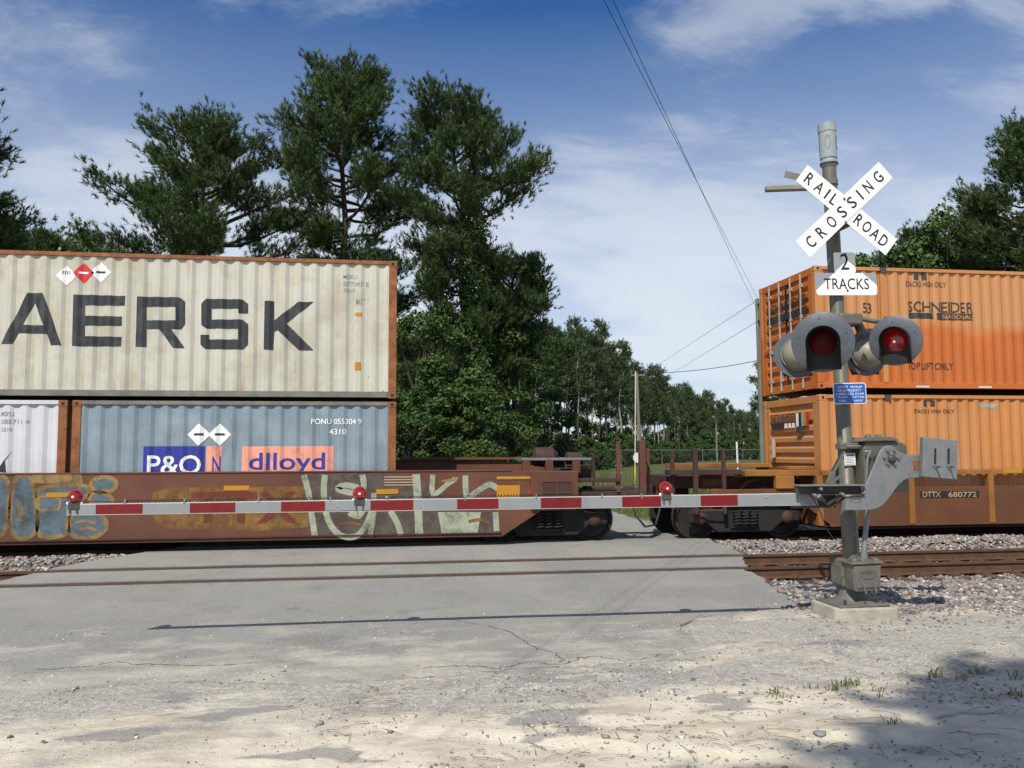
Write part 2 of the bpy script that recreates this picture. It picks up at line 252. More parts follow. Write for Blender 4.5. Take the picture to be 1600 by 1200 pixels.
# ------------------------------------------------------------------ building helpers
def setp(o, label=None, cat=None, group=None, kind=None):
    for k, v in (('label', label), ('category', cat), ('group', group), ('kind', kind)):
        if v: o[k] = v
    return o
def thing(name, loc, label, cat, group=None):
    o = bpy.data.objects.new(name, None); col.objects.link(o); o.location = loc; o.empty_display_size = .2
    return setp(o, label, cat, group)
OFF = {}
def worldloc(o):
    v = Vector((0, 0, 0))
    while o is not None: v += Vector(o.location); o = o.parent
    return v
def add(name, me, mat, parent=None, loc=None, keep=False):
    """link mesh `me` (vertices in world places unless keep) under parent"""
    o = bpy.data.objects.new(name, me); col.objects.link(o)
    if mat: me.materials.append(MATS[mat])
    if parent is not None:
        if not keep: me.transform(Matrix.Translation(-worldloc(parent)))
        o.parent = parent
    return o
class MB:
    def __init__(s): s.v = []; s.f = []
    def raw(s, v, f):
        n = len(s.v); s.v += [tuple(p) for p in v]; s.f += [tuple(i+n for i in q) for q in f]; return s
    def box(s, a, b, M=None):
        (x0, y0, z0), (x1, y1, z1) = a, b
        v = [(x, y, z) for z in (z0, z1) for y in (y0, y1) for x in (x0, x1)]
        if M: v = [M @ Vector(p) for p in v]
        return s.raw(v, [(0, 2, 3, 1), (4, 5, 7, 6), (0, 1, 5, 4), (2, 6, 7, 3), (0, 4, 6, 2), (1, 3, 7, 5)])
    def cbox(s, c, d, M=None):
        c = Vector(c); h = Vector(d)/2
        if M is None: return s.box(c-h, c+h)
        return s.box(-h, h, Matrix.Translation(c) @ M.to_4x4())
    def bar(s, p, q, w, h, upv=(0, 0, 1)):
        p, q = Vector(p), Vector(q); d = (q-p).normalized(); u = Vector(upv)
        sdir = d.cross(u)
        if sdir.length < 1e-4: sdir = d.cross(Vector((1, 0, 0)))
        sdir.normalize(); u = sdir.cross(d)
        v = [b + sdir*(i*w/2) + u*(j*h/2) for b in (p, q) for i, j in ((-1, -1), (1, -1), (1, 1), (-1, 1))]
        return s.raw(v, [(0, 1, 2, 3), (7, 6, 5, 4), (0, 4, 5, 1), (1, 5, 6, 2), (2, 6, 7, 3), (3, 7, 4, 0)])
    def tube(s, pts, r, n=8, caps=True):
        pts = [Vector(p) for p in pts]; rr = r if isinstance(r, (list, tuple)) else [r]*len(pts)
        rings = []; prev = None
        for i, p in enumerate(pts):
            d = (pts[min(i+1, len(pts)-1)]-pts[max(i-1, 0)])
            d = d.normalized() if d.length > 1e-9 else Vector((0, 0, 1))
            a = prev if prev is not None else (Vector((1, 0, 0)) if abs(d.x) < .8 else Vector((0, 1, 0)))
            a = (a-d*a.dot(d)); a.normalize(); b = d.cross(a); prev = a
            rings.append([p + (a*math.cos(2*math.pi*k/n)+b*math.sin(2*math.pi*k/n))*rr[i] for k in range(n)])
        v = [q for g in rings for q in g]; f = []
        for i in range(len(pts)-1):
            for k in range(n):
                f.append((i*n+k, i*n+(k+1) % n, (i+1)*n+(k+1) % n, (i+1)*n+k))
        if caps: f.append(tuple(reversed(range(n)))); f.append(tuple((len(pts)-1)*n+k for k in range(n)))
        return s.raw(v, f)
    def prism(s, poly, y0, y1):                 # polygon of (x, z), thick from y0 to y1
        n = len(poly); v = [(x, y0, z) for x, z in poly]+[(x, y1, z) for x, z in poly]
        f = [tuple(range(n)), tuple(reversed(range(n, 2*n)))]+[(i, i+n, (i+1) % n+n, (i+1) % n) for i in range(n)]
        return s.raw(v, f)
    def prismx(s, poly, x0, x1):                # polygon of (y, z), long from x0 to x1
        n = len(poly); v = [(x0, y, z) for y, z in poly]+[(x1, y, z) for y, z in poly]
        f = [tuple(reversed(range(n))), tuple(range(n, 2*n))]+[((i+1) % n, (i+1) % n+n, i+n, i) for i in range(n)]
        return s.raw(v, f)
    def lathe(s, c, axis, prof, n=24, caps=True):    # prof: (distance along axis, radius)
        c = Vector(c); ax = Vector(axis).normalized()
        return s.tube([c+ax*h for h, r in prof], [max(r, 1e-4) for h, r in prof], n, caps) if all(prof[i+1][0] > prof[i][0] for i in range(len(prof)-1)) else s._lathe(c, ax, prof, n)
    def _lathe(s, c, ax, prof, n):
        a = Vector((1, 0, 0)) if abs(ax.x) < .8 else Vector((0, 1, 0)); a = (a-ax*a.dot(ax)).normalized(); b = ax.cross(a)
        v = [c+ax*h+(a*math.cos(2*math.pi*k/n)+b*math.sin(2*math.pi*k/n))*max(r, 1e-4) for h, r in prof for k in range(n)]
        f = [(i*n+k, i*n+(k+1) % n, (i+1)*n+(k+1) % n, (i+1)*n+k) for i in range(len(prof)-1) for k in range(n)]
        return s.raw(v, f)
    def mesh(s, name):
        me = bpy.data.meshes.new(name); me.from_pydata(s.v, [], s.f)
        bm = bmesh.new(); bm.from_mesh(me); bmesh.ops.recalc_face_normals(bm, faces=bm.faces); bm.to_mesh(me); bm.free(); me.update(); return me
    def build(s, name, mat, parent=None, bevel=0, smooth=False, keep=False):
        me = s.mesh(name)
        if smooth:
            me.shade_smooth()
            try: me.set_sharp_from_angle(angle=R(40))
            except Exception: pass
        o = add(name, me, mat, parent, keep=keep)
        if bevel:
            md = o.modifiers.new('bevel', 'BEVEL'); md.width = bevel; md.segments = 2; md.limit_method = 'ANGLE'; md.angle_limit = R(35)
        return o
def np_mesh(name, V, T, tint=None, nper=3):
    V = np.asarray(V, np.float32).reshape(-1, 3); T = np.asarray(T, np.int32).reshape(-1, nper)
    me = bpy.data.meshes.new(name); me.vertices.add(len(V)); me.vertices.foreach_set('co', V.ravel())
    me.loops.add(T.size); me.loops.foreach_set('vertex_index', T.ravel())
    me.polygons.add(len(T)); me.polygons.foreach_set('loop_start', np.arange(0, T.size, nper, dtype=np.int32))
    if tint is not None:
        a = me.attributes.new('tint', 'FLOAT', 'POINT'); a.data.foreach_set('value', np.asarray(tint, np.float32))
    me.update(calc_edges=True); me.validate(); return me

# lettering: outlines fitted into a box of given width and height, as flat faces
_tcache = {}
def text2d(s, bold=0.0):
    key = (s, bold)
    if key not in _tcache:
        cu = bpy.data.curves.new('lettering', 'FONT'); cu.body = s; cu.offset = bold; cu.resolution_u = 3; cu.fill_mode = 'FRONT'
        o = bpy.data.objects.new('lettering', cu); col.objects.link(o); dg = bpy.context.evaluated_depsgraph_get()
        me = bpy.data.meshes.new_from_object(o.evaluated_get(dg))
        v = np.array([p.co[:2] for p in me.vertices]); f = [tuple(p.vertices) for p in me.polygons]
        bpy.data.objects.remove(o); bpy.data.curves.remove(cu); bpy.data.meshes.remove(me)
        v -= v.min(0); v /= v.max(0); _tcache[key] = (v, f)
    return _tcache[key]
def decal(name, mat, parent, v2, f, org, ux, uy, drape=None):
    """flat faces (2-D) laid at org + x*ux + y*uy; drape=(breaks, surface): follow a corrugated wall"""
    ux, uy, org = Vector(ux), Vector(uy), Vector(org)
    me = bpy.data.meshes.new(name); me.from_pydata([org+ux*float(x)+uy*float(y) for x, y in v2], [], f)
    if drape:
        bm = bmesh.new(); bm.from_mesh(me); xs = [p.co.x for p in bm.verts]; lo, hi = min(xs), max(xs)
        for bx in drape[0]:
            if lo < bx < hi:
                bmesh.ops.bisect_plane(bm, geom=bm.verts[:]+bm.edges[:]+bm.faces[:], dist=1e-5, plane_co=(bx, 0, 0), plane_no=(1, 0, 0))
        for p in bm.verts: p.co.y = drape[1](p.co.x)-.004
        bm.to_mesh(me); bm.free()
    return add(name, me, mat, parent)
def text(s, mat, parent, org, ux, uy, bold=0.0, drape=None, name='lettering'):
    v, f = text2d(s, bold); return decal(name, mat, parent, v, f, org, ux, uy, drape)
def ribbon(pts, w, closed=False, n=6):
    """smooth flat stroke through 2-D points"""
    P = [Vector((*p, 0)) for p in pts]; Q = []
    m_ = len(P)
    for i in range(m_ if closed else m_-1):
        p0 = P[(i-1) % m_] if closed or i > 0 else P[i]; p1 = P[i]; p2 = P[(i+1) % m_]; p3 = P[(i+2) % m_] if closed or i+2 < m_ else p2
        for k in range(n):
            t = k/n; Q.append(.5*((2*p1)+(-p0+p2)*t+(2*p0-5*p1+4*p2-p3)*t*t+(-p0+3*p1-3*p2+p3)*t**3))
    if not closed: Q.append(P[-1])
    v = []; f = []; c = len(Q)
    for i, q in enumerate(Q):
        a = Q[(i+1) % c] if closed or i < c-1 else q; b = Q[(i-1) % c] if closed or i > 0 else q
        d = (a-b).normalized(); nn = Vector((-d.y, d.x, 0)); v += [(q+nn*w/2)[:2], (q-nn*w/2)[:2]]
    for i in range(c if closed else c-1):
        j = (i+1) % c; f.append((2*i, 2*i+1, 2*j+1, 2*j))
    return np.array(v), f, [tuple(q[:2]) for q in Q]

rng = np.random.default_rng(11); random.seed(5)
def vnoise(x, y, seed=0):
    """smooth value noise, vectorised"""
    x = np.asarray(x, float); y = np.asarray(y, float); xi = np.floor(x); yi = np.floor(y); fx = x-xi; fy = y-yi
    fx = fx*fx*(3-2*fx); fy = fy*fy*(3-2*fy)
    def h(a, b):
        q = np.sin(a*127.1+b*311.7+seed*74.7)*43758.5453; return q-np.floor(q)
    return (h(xi, yi)*(1-fx)+h(xi+1, yi)*fx)*(1-fy)+(h(xi, yi+1)*(1-fx)+h(xi+1, yi+1)*fx)*fy
def fbm(x, y, seed=0, o=4):
    s = 0; a = .5
    for k in range(o): s = s+a*vnoise(x*2**k, y*2**k, seed+k); a *= .5
    return s

# ------------------------------------------------------------------ the setting: ground, road, tracks, ballast
YN0, YN1, YF0, YF1 = 12.57, 14.075, 16.58, 18.085       # the rails of the near and of the far track
EDGE_R = [(6.0, 1.2), (6.88, 2.08), (7.83, 2.92), (8.5, 3.05), (8.88, 3.3), (9.4, 4.74), (10.6, 5.0), (12.2, 5.35), (13.2, 5.8), (14.5, 6.16), (16.6, 6.39), (18.5, 6.4), (30, 7.0), (60, 9.0)]
EDGE_L = [(5, -9.5), (10.5, -9.0), (12.2, -6.0), (12.8, -5.3), (14.5, -4.95), (16.6, -3.75), (18.5, -3.8), (30, -3.4), (60, -2.4)]
def xr(y): return np.interp(y, *zip(*EDGE_R))
def xl(y): return np.interp(y, *zip(*EDGE_L))
def south(x): return 6.95+.32*(fbm(x*.9+3, x*0+1.5, 4)-.47)*2+np.where(x > 1.6, (x-1.6)*.25, 0)
def on_road(x, y): return (x > xl(y)) & (x < xr(y)) & (y > south(x)) & (y < 60)
def gz(x, y):
    x = np.asarray(x, float); y = np.asarray(y, float)
    z = np.interp(y, [9.2, 10.2, 11.9, 14.4, 15.1, 15.9, 16.4, 18.4, 19.6, 24], [0, -.03, -.235, -.235, -.03, -.02, -.19, -.19, -.05, 0])
    near = np.clip((9.6-y)/1.0, 0, 1)
    z = z + near*((fbm(x*.8, y*1.4, 21)-.47)*.07 + (fbm(x*4, y*4, 31)-.47)*.022)
    d_ = y-5.25+.42*(x-.9)+.05*x*x*np.sign(x)*0
    rut = sum(np.exp(-((d_-o_)/.085)**2)-.55*np.exp(-((d_-o_-.16)/.06)**2) for o_ in (0, .52, -.75))*np.clip(6.2-y, 0, 1)*np.clip(x+.6, 0, 1)
    z = z - near*.024*rut*(.75+.5*fbm(x*6, y*6, 3))
    road = (x > xl(y)-.0) & (x < xr(y)+.0) & (y > south(x)+.12)
    z = np.where(road, np.minimum(z, 0)-np.where(y > 11.5, .14, .05), z)
    return z
def axis(lo, hi, step, far_lo, far_hi):
    a = list(np.arange(lo, hi+1e-6, step)); s = step; p = hi
    while p < far_hi: s *= 1.35; p += s; a.append(p)
    s = step; p = lo
    while p > far_lo: s *= 1.35; p -= s; a.insert(0, p)
    return np.array(a)
ax_, ay_ = axis(-6, 9, .06, -1500, 1500), axis(3.6, 10.6, .06, -300, 2500)
gx, gy = np.meshgrid(ax_, ay_); V = np.stack([gx, gy, gz(gx, gy)], -1).reshape(-1, 3)
i = np.arange(len(ay_)-1)[:, None]*len(ax_)+np.arange(len(ax_)-1)[None]; i = i.ravel()
me = np_mesh('ground', V, np.stack([i, i+1, i+1+len(ax_), i+len(ax_)], 1), nper=4); me.shade_smooth()
g = add('ground', me, 'sandy_ground'); setp(g, 'pale sandy ground strewn with grey gravel', kind='structure')

def road_z(x, y): return np.interp(y, [0, 12, 14.2, 15.2, 16.4, 18.4, 24], [0, -.004, -.004, .035, .04, .02, .01])+(fbm(x*.35, y*.35, 8)-.47)*.03*np.clip((12-y)*.4, 0, 1)
def sheet(name, y0, y1, ragged=False, step=.3):
    """asphalt slab between two lines across the road, with worn edges and its own thickness"""
    ys = np.arange(y0, y1, .09); ys = np.append(ys, y1)
    jr = (fbm(ys*2.6, ys*0+7, 3)-.47)*.22; jl = (fbm(ys*2.6, ys*0+2, 5)-.47)*.22
    if ragged:
        ys = np.arange(7.4, y1, .09); ys = np.append(ys, y1); jr = (fbm(ys*2.6, ys*0+7, 3)-.47)*.3; jl = ys*0
        right = [(xr(y)+j, y) for y, j in zip(ys, jr) if y > south(xr(y))+.05]
        left = [(xl(y), y) for y in ys if y > south(xl(y))+.05]
        xs = np.arange(left[0][0]+.07, right[0][0]-.04, .07); bottom = [(x, float(south(x)+(fbm(x*4, 0*x, 9)-.47)*.42)) for x in xs]
        loop = bottom+right+left[::-1]
    else:
        loop = [(xl(y0)+jl[0]+.05, y0)]+[(xr(y)+j, y) for y, j in zip(ys, jr)]+[(xl(y)+j, y) for y, j in zip(ys, jl)][::-1][:-1]
    nb = len(loop); X0, X1 = min(p[0] for p in loop), max(p[0] for p in loop); Y0_, Y1_ = min(p[1] for p in loop), max(p[1] for p in loop)
    inner = [(x, y) for x in np.arange(X0+.15, X1, step) for y in np.arange(Y0_+.12, Y1_-.05, step)]
    vv, ee, ff, *_ = delaunay_2d_cdt([Vector((float(a), float(b))) for a, b in loop+inner], [], [list(range(nb))], 1, 1e-5)
    bm = bmesh.new(); X = np.array([p[0] for p in vv]); Y = np.array([p[1] for p in vv]); Z = road_z(X, Y)
    bv = [bm.verts.new((a, b_, c)) for a, b_, c in zip(X, Y, Z)]
    for q in ff: bm.faces.new([bv[k] for k in q])
    bm.normal_update()
    be = [e for e in bm.edges if e.is_boundary]
    for v in {v for e in be for v in e.verts}:
        if ragged and v.co.y < 12: v.co.z -= .012
    ex = bmesh.ops.extrude_edge_only(bm, edges=be)
    for v in ex['geom']:
        if isinstance(v, bmesh.types.BMVert): v.co.z -= .10
    bmesh.ops.recalc_face_normals(bm, faces=bm.faces)
    me = bpy.data.meshes.new(name); bm.to_mesh(me); bm.free()
    o = add(name, me, 'asphalt'); return o
road = sheet('road', 7, YN0-.19, True); setp(road, 'worn grey asphalt road leading up to the rails', kind='structure')
for k, (a, b, lab) in enumerate([(YN0+.20, YN1-.22, 'asphalt strip between the rails of the near track'), (YN1+.19, YF0-.055, 'asphalt strip between the two tracks'), (YF0+.115, YF1-.115, 'asphalt strip between the rails of the far track'), (YF1+.045, 60, 'asphalt road going on beyond the far track')]):
    setp(sheet('road', a, b, step=.5 if k < 3 else 2.0), lab, kind='structure')

for pts in ([(660, 1046), (720, 1040), (780, 1044), (830, 1035), (880, 1038), (900, 1027), (935, 1026), (980, 1032), (1010, 1028), (1040, 1018)], [(60, 1048), (130, 1044), (170, 1036), (240, 1040), (330, 1042), (420, 1036)], [(700, 968), (790, 985), (830, 1010), (870, 1020), (885, 1034)]):
    q = [gnd(a, b) for a, b in pts]; P_ = []
    for a, b in zip(q[:-1], q[1:]):
        for k in range(6): c = a.lerp(b, k/6); P_.append((c.x+random.uniform(-.03, .03), c.y+random.uniform(-.035, .035)))
    v, f, _ = ribbon(P_, 1.0, False, 2); v = v.reshape(-1, 2, 2); c = v.mean(1, keepdims=True); wd_ = np.random.default_rng(len(pts)).uniform(.003, .013, (len(v), 1, 1)); v = (c+(v-c)*wd_).reshape(-1, 2)
    me = bpy.data.meshes.new('crack'); me.from_pydata([(x, y, float(road_z(x, y))+.004) for x, y in v], [], f); add('crack', me, 'crack_dark', road)
for k, (a, b) in enumerate(((YN0-.188, YN0-.05), (YN0+.10, YN0+.198), (YN1-.218, YN1-.10), (YN1+.05, YN1+.188))):
    xa_, xb_ = float(xl((a+b)/2))+.2, float(xr((a+b)/2))-.12; n_ = int((xb_-xa_)/2.4)+1
    for j in range(n_):
        p, q = xa_+(xb_-xa_)*j/n_, xa_+(xb_-xa_)*(j+1)/n_; MB().box((p+.006, a+random.uniform(0, .008), -.15), (q-.006, b-random.uniform(0, .008), -.010+random.uniform(-.006, .003))).build('flangeway_plank', 'plank_dark', road, bevel=.012)
def track(y0, y1, label, zt, xa, xb):
    """one track: rails, ties where they show, tie plates"""
    root = bpy.data.objects.new('railway_track', None); col.objects.link(root); root.location = (0, (y0+y1)/2, 0); setp(root, label, kind='structure')
    for y in (y0, y1):
        prof = [(-.07, -.172), (.07, -.172), (.07, -.160), (.012, -.145), (.010, -.05), (.036, -.036), (.0375, -.006), (.030, 0), (-.030, 0), (-.0375, -.006), (-.036, -.036), (-.010, -.05), (-.012, -.145), (-.07, -.160)]
        ra = MB().prismx([(y+a, zt+b) for a, b in prof], xa, xb).build('rail', 'rail_side', root)
        MB().box((xa, y-.027, zt+.0005), (xb, y+.027, zt+.003)).build('running_surface', 'rail_top', ra)
    tie = None; plate = None
    for x in list(np.arange(5.75, 17.5, .52))+list(np.arange(-14, -4.9, .52)):
        jx, jz = random.uniform(-.04, .04), random.uniform(-.012, .004)
        if tie is None:
            tm = MB().box((-.115, -1.28, -.18), (.115, 1.28, 0)).mesh('tie'); tm.materials.append(MATS['tie_wood']); pm = MB().box((-.09, -.19, 0), (.09, .19, .014)).box((-.02, -.11, .012), (.005, -.085, .04)).box((.02, .085, .012), (.045, .11, .04)).mesh('tie_plate'); pm.materials.append(MATS['rail_side'])
            tie = 1
        o = bpy.data.objects.new('tie', tm); col.objects.link(o); o.parent = root; o.location = (x+jx, 0, zt-.178+jz); o.rotation_euler = (0, 0, random.uniform(-.03, .03))
        for y in (y0, y1):
            p = bpy.data.objects.new('tie_plate', pm); col.objects.link(p); p.parent = o; p.location = (0, y-(y0+y1)/2, -.002-jz)
track(YN0, YN1, 'rusty rails of the empty near track', -.004, -60, 90)
track(YF0, YF1, 'far track that carries the train', .01, -60, 90)

_bm = bmesh.new(); bmesh.ops.create_icosphere(_bm, subdivisions=1, radius=1); ICOV = np.array([v.co[:] for v in _bm.verts]); ICOT = np.array([[v.index for v in f.verts] for f in _bm.faces]); _bm.free()
OCTV = np.array([(1, 0, 0), (-1, 0, 0), (0, 1, 0), (0, -1, 0), (0, 0, 1), (0, 0, -1)], float); OCTT = np.array([(0, 2, 4), (2, 1, 4), (1, 3, 4), (3, 0, 4), (2, 0, 5), (1, 2, 5), (3, 1, 5), (0, 3, 5)])
def stones(name, P, size, mat, base=(ICOV, ICOT), flat=.7, sink=.25):
    bv, bt = base; n = len(P); k = len(bv)
    V = bv[None]*(1+(rng.random((n, k, 1))-.5)*.75)
    V = V*np.stack([np.ones(n), rng.uniform(.6, 1, n), rng.uniform(flat*.6, flat, n)], -1)[:, None]
    a = rng.uniform(0, 6.28, n); b = rng.uniform(-.6, .6, n)
    ca, sa, cb_, sb = np.cos(a), np.sin(a), np.cos(b), np.sin(b)
    x, y, z = V[..., 0], V[..., 1], V[..., 2]; y, z = y*cb_[:, None]-z*sb[:, None], y*sb[:, None]+z*cb_[:, None]
    x, y = x*ca[:, None]-y*sa[:, None], x*sa[:, None]+y*ca[:, None]
    V = np.stack([x, y, z], -1)*size[:, None, None]+P[:, None]; V[..., 2] += (size*(.5-sink))[:, None]
    T = bt[None]+(np.arange(n)*k)[:, None, None]
    return np_mesh(name, V, T, np.repeat(rng.random(n), k))
def scatter(n, x0, x1, y0, y1, keep):
    x = rng.uniform(x0, x1, n); y = rng.uniform(y0, y1, n); m_ = keep(x, y); return x[m_], y[m_]
parts = []
def off(x, y, d=.0): return (x > xr(y)+d+(fbm(x*2, y*2, 3)-.47)*.3) | (x < xl(y)-d)
for n, a in ((34000, (4.4, 17, 7.9, 12.45)), (7000, (5.2, 17, 12.68, 13.96)), (17000, (5.6, 19, 14.15, 16.6)), (3500, (-11, -4.5, 12.0, 14.0)), (8500, (-13, -3.5, 14.15, 16.6)), (3500, (6.3, 10.0, 18.2, 21)), (2500, (-8, -3, 18.2, 21))):
    x, y = scatter(n, *a, lambda x, y: off(x, y) & ((y > np.where(x > 5.2, 8.55, 9.45)+(fbm(x*1.1, y*1.1, 13)-.5)*1.7) | (rng.random(len(x)) < .13)))
    parts.append((x, y))
x = np.concatenate([p[0] for p in parts]); y = np.concatenate([p[1] for p in parts]); sz = rng.uniform(.018, .045, len(x))*np.where(y < 9.3, rng.uniform(.4, .85, len(x)), 1)
lump = np.where((y > 14.2) & (y < 16.5), (fbm(x*.6, y*.8, 41)-.40)*.20, 0)
z = gz(x, y)+np.maximum(lump, 0)+np.where(y > 9.8, rng.uniform(-.005, .03, len(x)), 0)
o = add('ballast', stones('ballast', np.stack([x, y, z], 1), sz, 'ballast_stone'), 'ballast_stone'); setp(o, 'grey and pinkish crushed stone ballast along the rails', kind='stuff')
# loose pebbles over the sand and the road
def dens(x, y): return rng.random(len(x)) < np.clip((fbm(x*.9, y*1.5, 17)-.36)*3.2, .05, 1)*np.where(y > 7.3, .30, 1)
x, y = scatter(40000, -4.6, 7.2, 4.2, 9.6, dens); m_ = (np.abs(x) < y*.72+1.5); x, y = x[m_], y[m_]
z = np.where(on_road(x, y), road_z(x, y)-.004, gz(x, y)); sz = rng.gamma(2.0, .0026, len(x))+.003
o = add('pebbles', stones('pebbles', np.stack([x, y, z], 1), sz, 'pebble', (OCTV, OCTT)), 'pebble'); setp(o, 'small loose pebbles over the sand and road edge', kind='stuff')
# single stones one can pick out
for px, py, s, lab in ((1348, 962, .075, 'pale rounded stone resting against the concrete footing'), (945, 1156, .03, 'brown dirt clod at the edge of the tire marks'), (500, 1133, .028, 'grey stone on the sandy verge'), (1280, 1150, .04, 'dark stone lying in the tree shade')):
    p = gnd(px, py); me = stones('stone', np.array([[0, 0, 0]]), np.array([s]), 'pebble'); me.attributes['tint'].data.foreach_set('value', [random.uniform(.75, 1) if 'pale' in lab else .4]*12)
    o = add('stone', me, 'pebble'); o.location = (p.x, p.y, float(gz(p.x, p.y))); setp(o, lab, 'stone')
# dry needles and twigs on the sand
mb = MB()
for k in range(230):
    px, py = random.uniform(500, 1560), random.uniform(985, 1195); p = gnd(px, py)
    if on_road(np.array([p.x]), np.array([p.y]))[0] and random.random() < .7: continue
    a = random.uniform(0, 3.14); L = random.uniform(.03, .11); d = Vector((math.cos(a), math.sin(a), 0))*L; zz = float(gz(p.x, p.y))+.012
    mb.tube([Vector((p.x, p.y, zz))-d, Vector((p.x, p.y, zz+.006)), Vector((p.x, p.y, zz-.003))+d], .0022, 3, False)
setp(mb.build('pine_litter', 'stick'), 'dry brown pine needles and twigs on the sand', kind='stuff')

# ------------------------------------------------------------------ containers
PER = .278
def corrugation(xa, xb, y, depth=.034, per=PER):
    """breaks along the wall and the depth of the wall at x"""
    n = max(1, round((xb-xa)/per)); p = (xb-xa)/n; br = []; yy = []
    for k in range(n):
        for q, d in ((.13, 0), (.38, depth), (.63, depth), (.88, 0)): br.append(xa+(k+q)*p); yy.append(y+d)
    B = np.array([xa]+br+[xb]); YY = np.array([y]+yy+[y])
    return B, YY, (lambda x: float(np.interp(x, B, YY)))
def container(label, xa, xb, y0, y1, z0, z1, wall, post, rail, group, end='plain', endmat=None, per=PER, topmat=None):
    root = thing('shipping_container', ((xa+xb)/2, (y0+y1)/2, z0), label, 'container', group)
    pw = .15; tr = .075; br = .13
    B, YY, fy = corrugation(xa+pw, xb-pw, y0+.016, per=per)
    def wallmesh(ys, s):
        zs = np.linspace(z0+br-.01, z1-tr+.01, 9); nz = len(zs); mb = MB()
        dent = lambda x, z: .020*max(0, float(fbm(np.array(x*.9+z0), np.array(z*1.3+y0), 6))-.5)*math.sin(math.pi*(z-zs[0])/(zs[-1]-zs[0]))+.004*float(vnoise(np.array(x*2.1), np.array(z*2.5), 9))
        v = [(x, ys+s*(yy-y0+dent(x, z)), z) for x, yy in zip(B, YY) for z in zs]
        mb.raw(v, [(nz*k+j, nz*k+nz+j, nz*k+nz+j+1, nz*k+j+1) for k in range(len(B)-1) for j in range(nz-1)]); return mb
    wallmesh(y0, 1).build('side_panel', wall, root)
    wallmesh(y1, -1).build('side_panel', wall, root)
    for y, s in ((y0, 1), (y1, -1)):
        MB().box((xa+pw, min(y, y+s*.08), z1-tr), (xb-pw, max(y, y+s*.08), z1-.004)).build('top_rail', topmat or rail, root, bevel=.006)
        MB().box((xa+pw, min(y, y+s*.09), z0+.02), (xb-pw, max(y, y+s*.09), z0+br)).build('bottom_rail', rail, root, bevel=.006)
        for x, t in ((xa, 1), (xb, -1)):
            a, b = sorted((x, x+t*pw)); c, d = sorted((y+s*.002, y+s*.14))
            MB().box((a, c, z0+.12), (b, d, z1-.12)).build('corner_post', post, root, bevel=.01)
            for zc in (z0, z1-.12):
                cc = MB().box((a-.004, c-.004, zc), (b+.004, d+.004, zc+.12)).build('corner_casting', post, root, bevel=.012)
                h = MB(); fy_ = (c if s > 0 else d)-s*.0045
                h.lathe((a+pw*.5, fy_, zc+.06), (0, s, 0), [(-.001, .030), (.004, .030)], 12); h.build('lifting_hole', 'under_black', cc)
    MB().box((xa+.02, y0+.03, z1-.05), (xb-.02, y1-.03, z1-.012)).build('roof', topmat or wall, root)
    MB().box((xa+.1, y0+.1, z0+.08), (xb-.1, y1-.1, z0+.13)).build('floor', 'under_black', root)
    em = endmat or wall
    for x, s in ((xa, 1), (xb, -1)):
        if s > 0 and end != 'plain': continue
        ys = np.linspace(y0+.14, y1-.14, 27); mb = MB()
        mb.raw([(x+s*(.02+.03*(1 if (k % 4) in (1, 2) else 0)), yv, z) for k, yv in enumerate(ys) for z in (z0+br, z1-tr)], [(2*k, 2*k+2, 2*k+3, 2*k+1) for k in range(26)])
        mb.build('end_panel', em, root)
        MB().box((min(x+s*.006, x+s*.08), y0+.14, z1-.12), (max(x+s*.006, x+s*.08), y1-.14, z1-.006)).build('end_header', rail, root)
        MB().box((min(x+s*.006, x+s*.08), y0+.14, z0+.01), (max(x+s*.006, x+s*.08), y1-.14, z0+.13)).build('end_sill', rail, root)
    return root, B, fy
def pxpoly(polys, Y, fx):
    """polygons given in photograph places, as 2-D world x, z"""
    v = []; f = []
    for p in polys:
        f.append(tuple(range(len(v), len(v)+len(p)))); v += [(lambda q: (q.x, q.z))(at(*fx(a, b), Y)) for a, b in p]
    return np.array(v), f
XAX, ZAX, O0 = (1, 0, 0), (0, 0, 1), (0, 0, 0)
G_C = 'freight containers stacked two high on the well cars'
YC = 16.11
mae, mB, mf = container('off-white rusty container lettered in big black capitals', -11.9, .262, YC, 18.55, 2.757, 5.355, 'maersk_white', 'container_rust', 'grey_rail', G_C, topmat='container_rust')
blu, bB, bf = container('grey-blue container with navy and pink logo panel', -5.39, .262, YC, 18.55, .24, 2.70, 'container_blue', 'container_rust', 'grey_rail', G_C)
whi, wB, wf = container('pale white container partly seen beside the grey-blue one', -11.9, -5.47, YC, 18.55, .24, 2.70, 'pale_white', 'container_rust', 'pale_white', G_C)
z5 = lambda a, b: (a*.4, 380+b*.4)
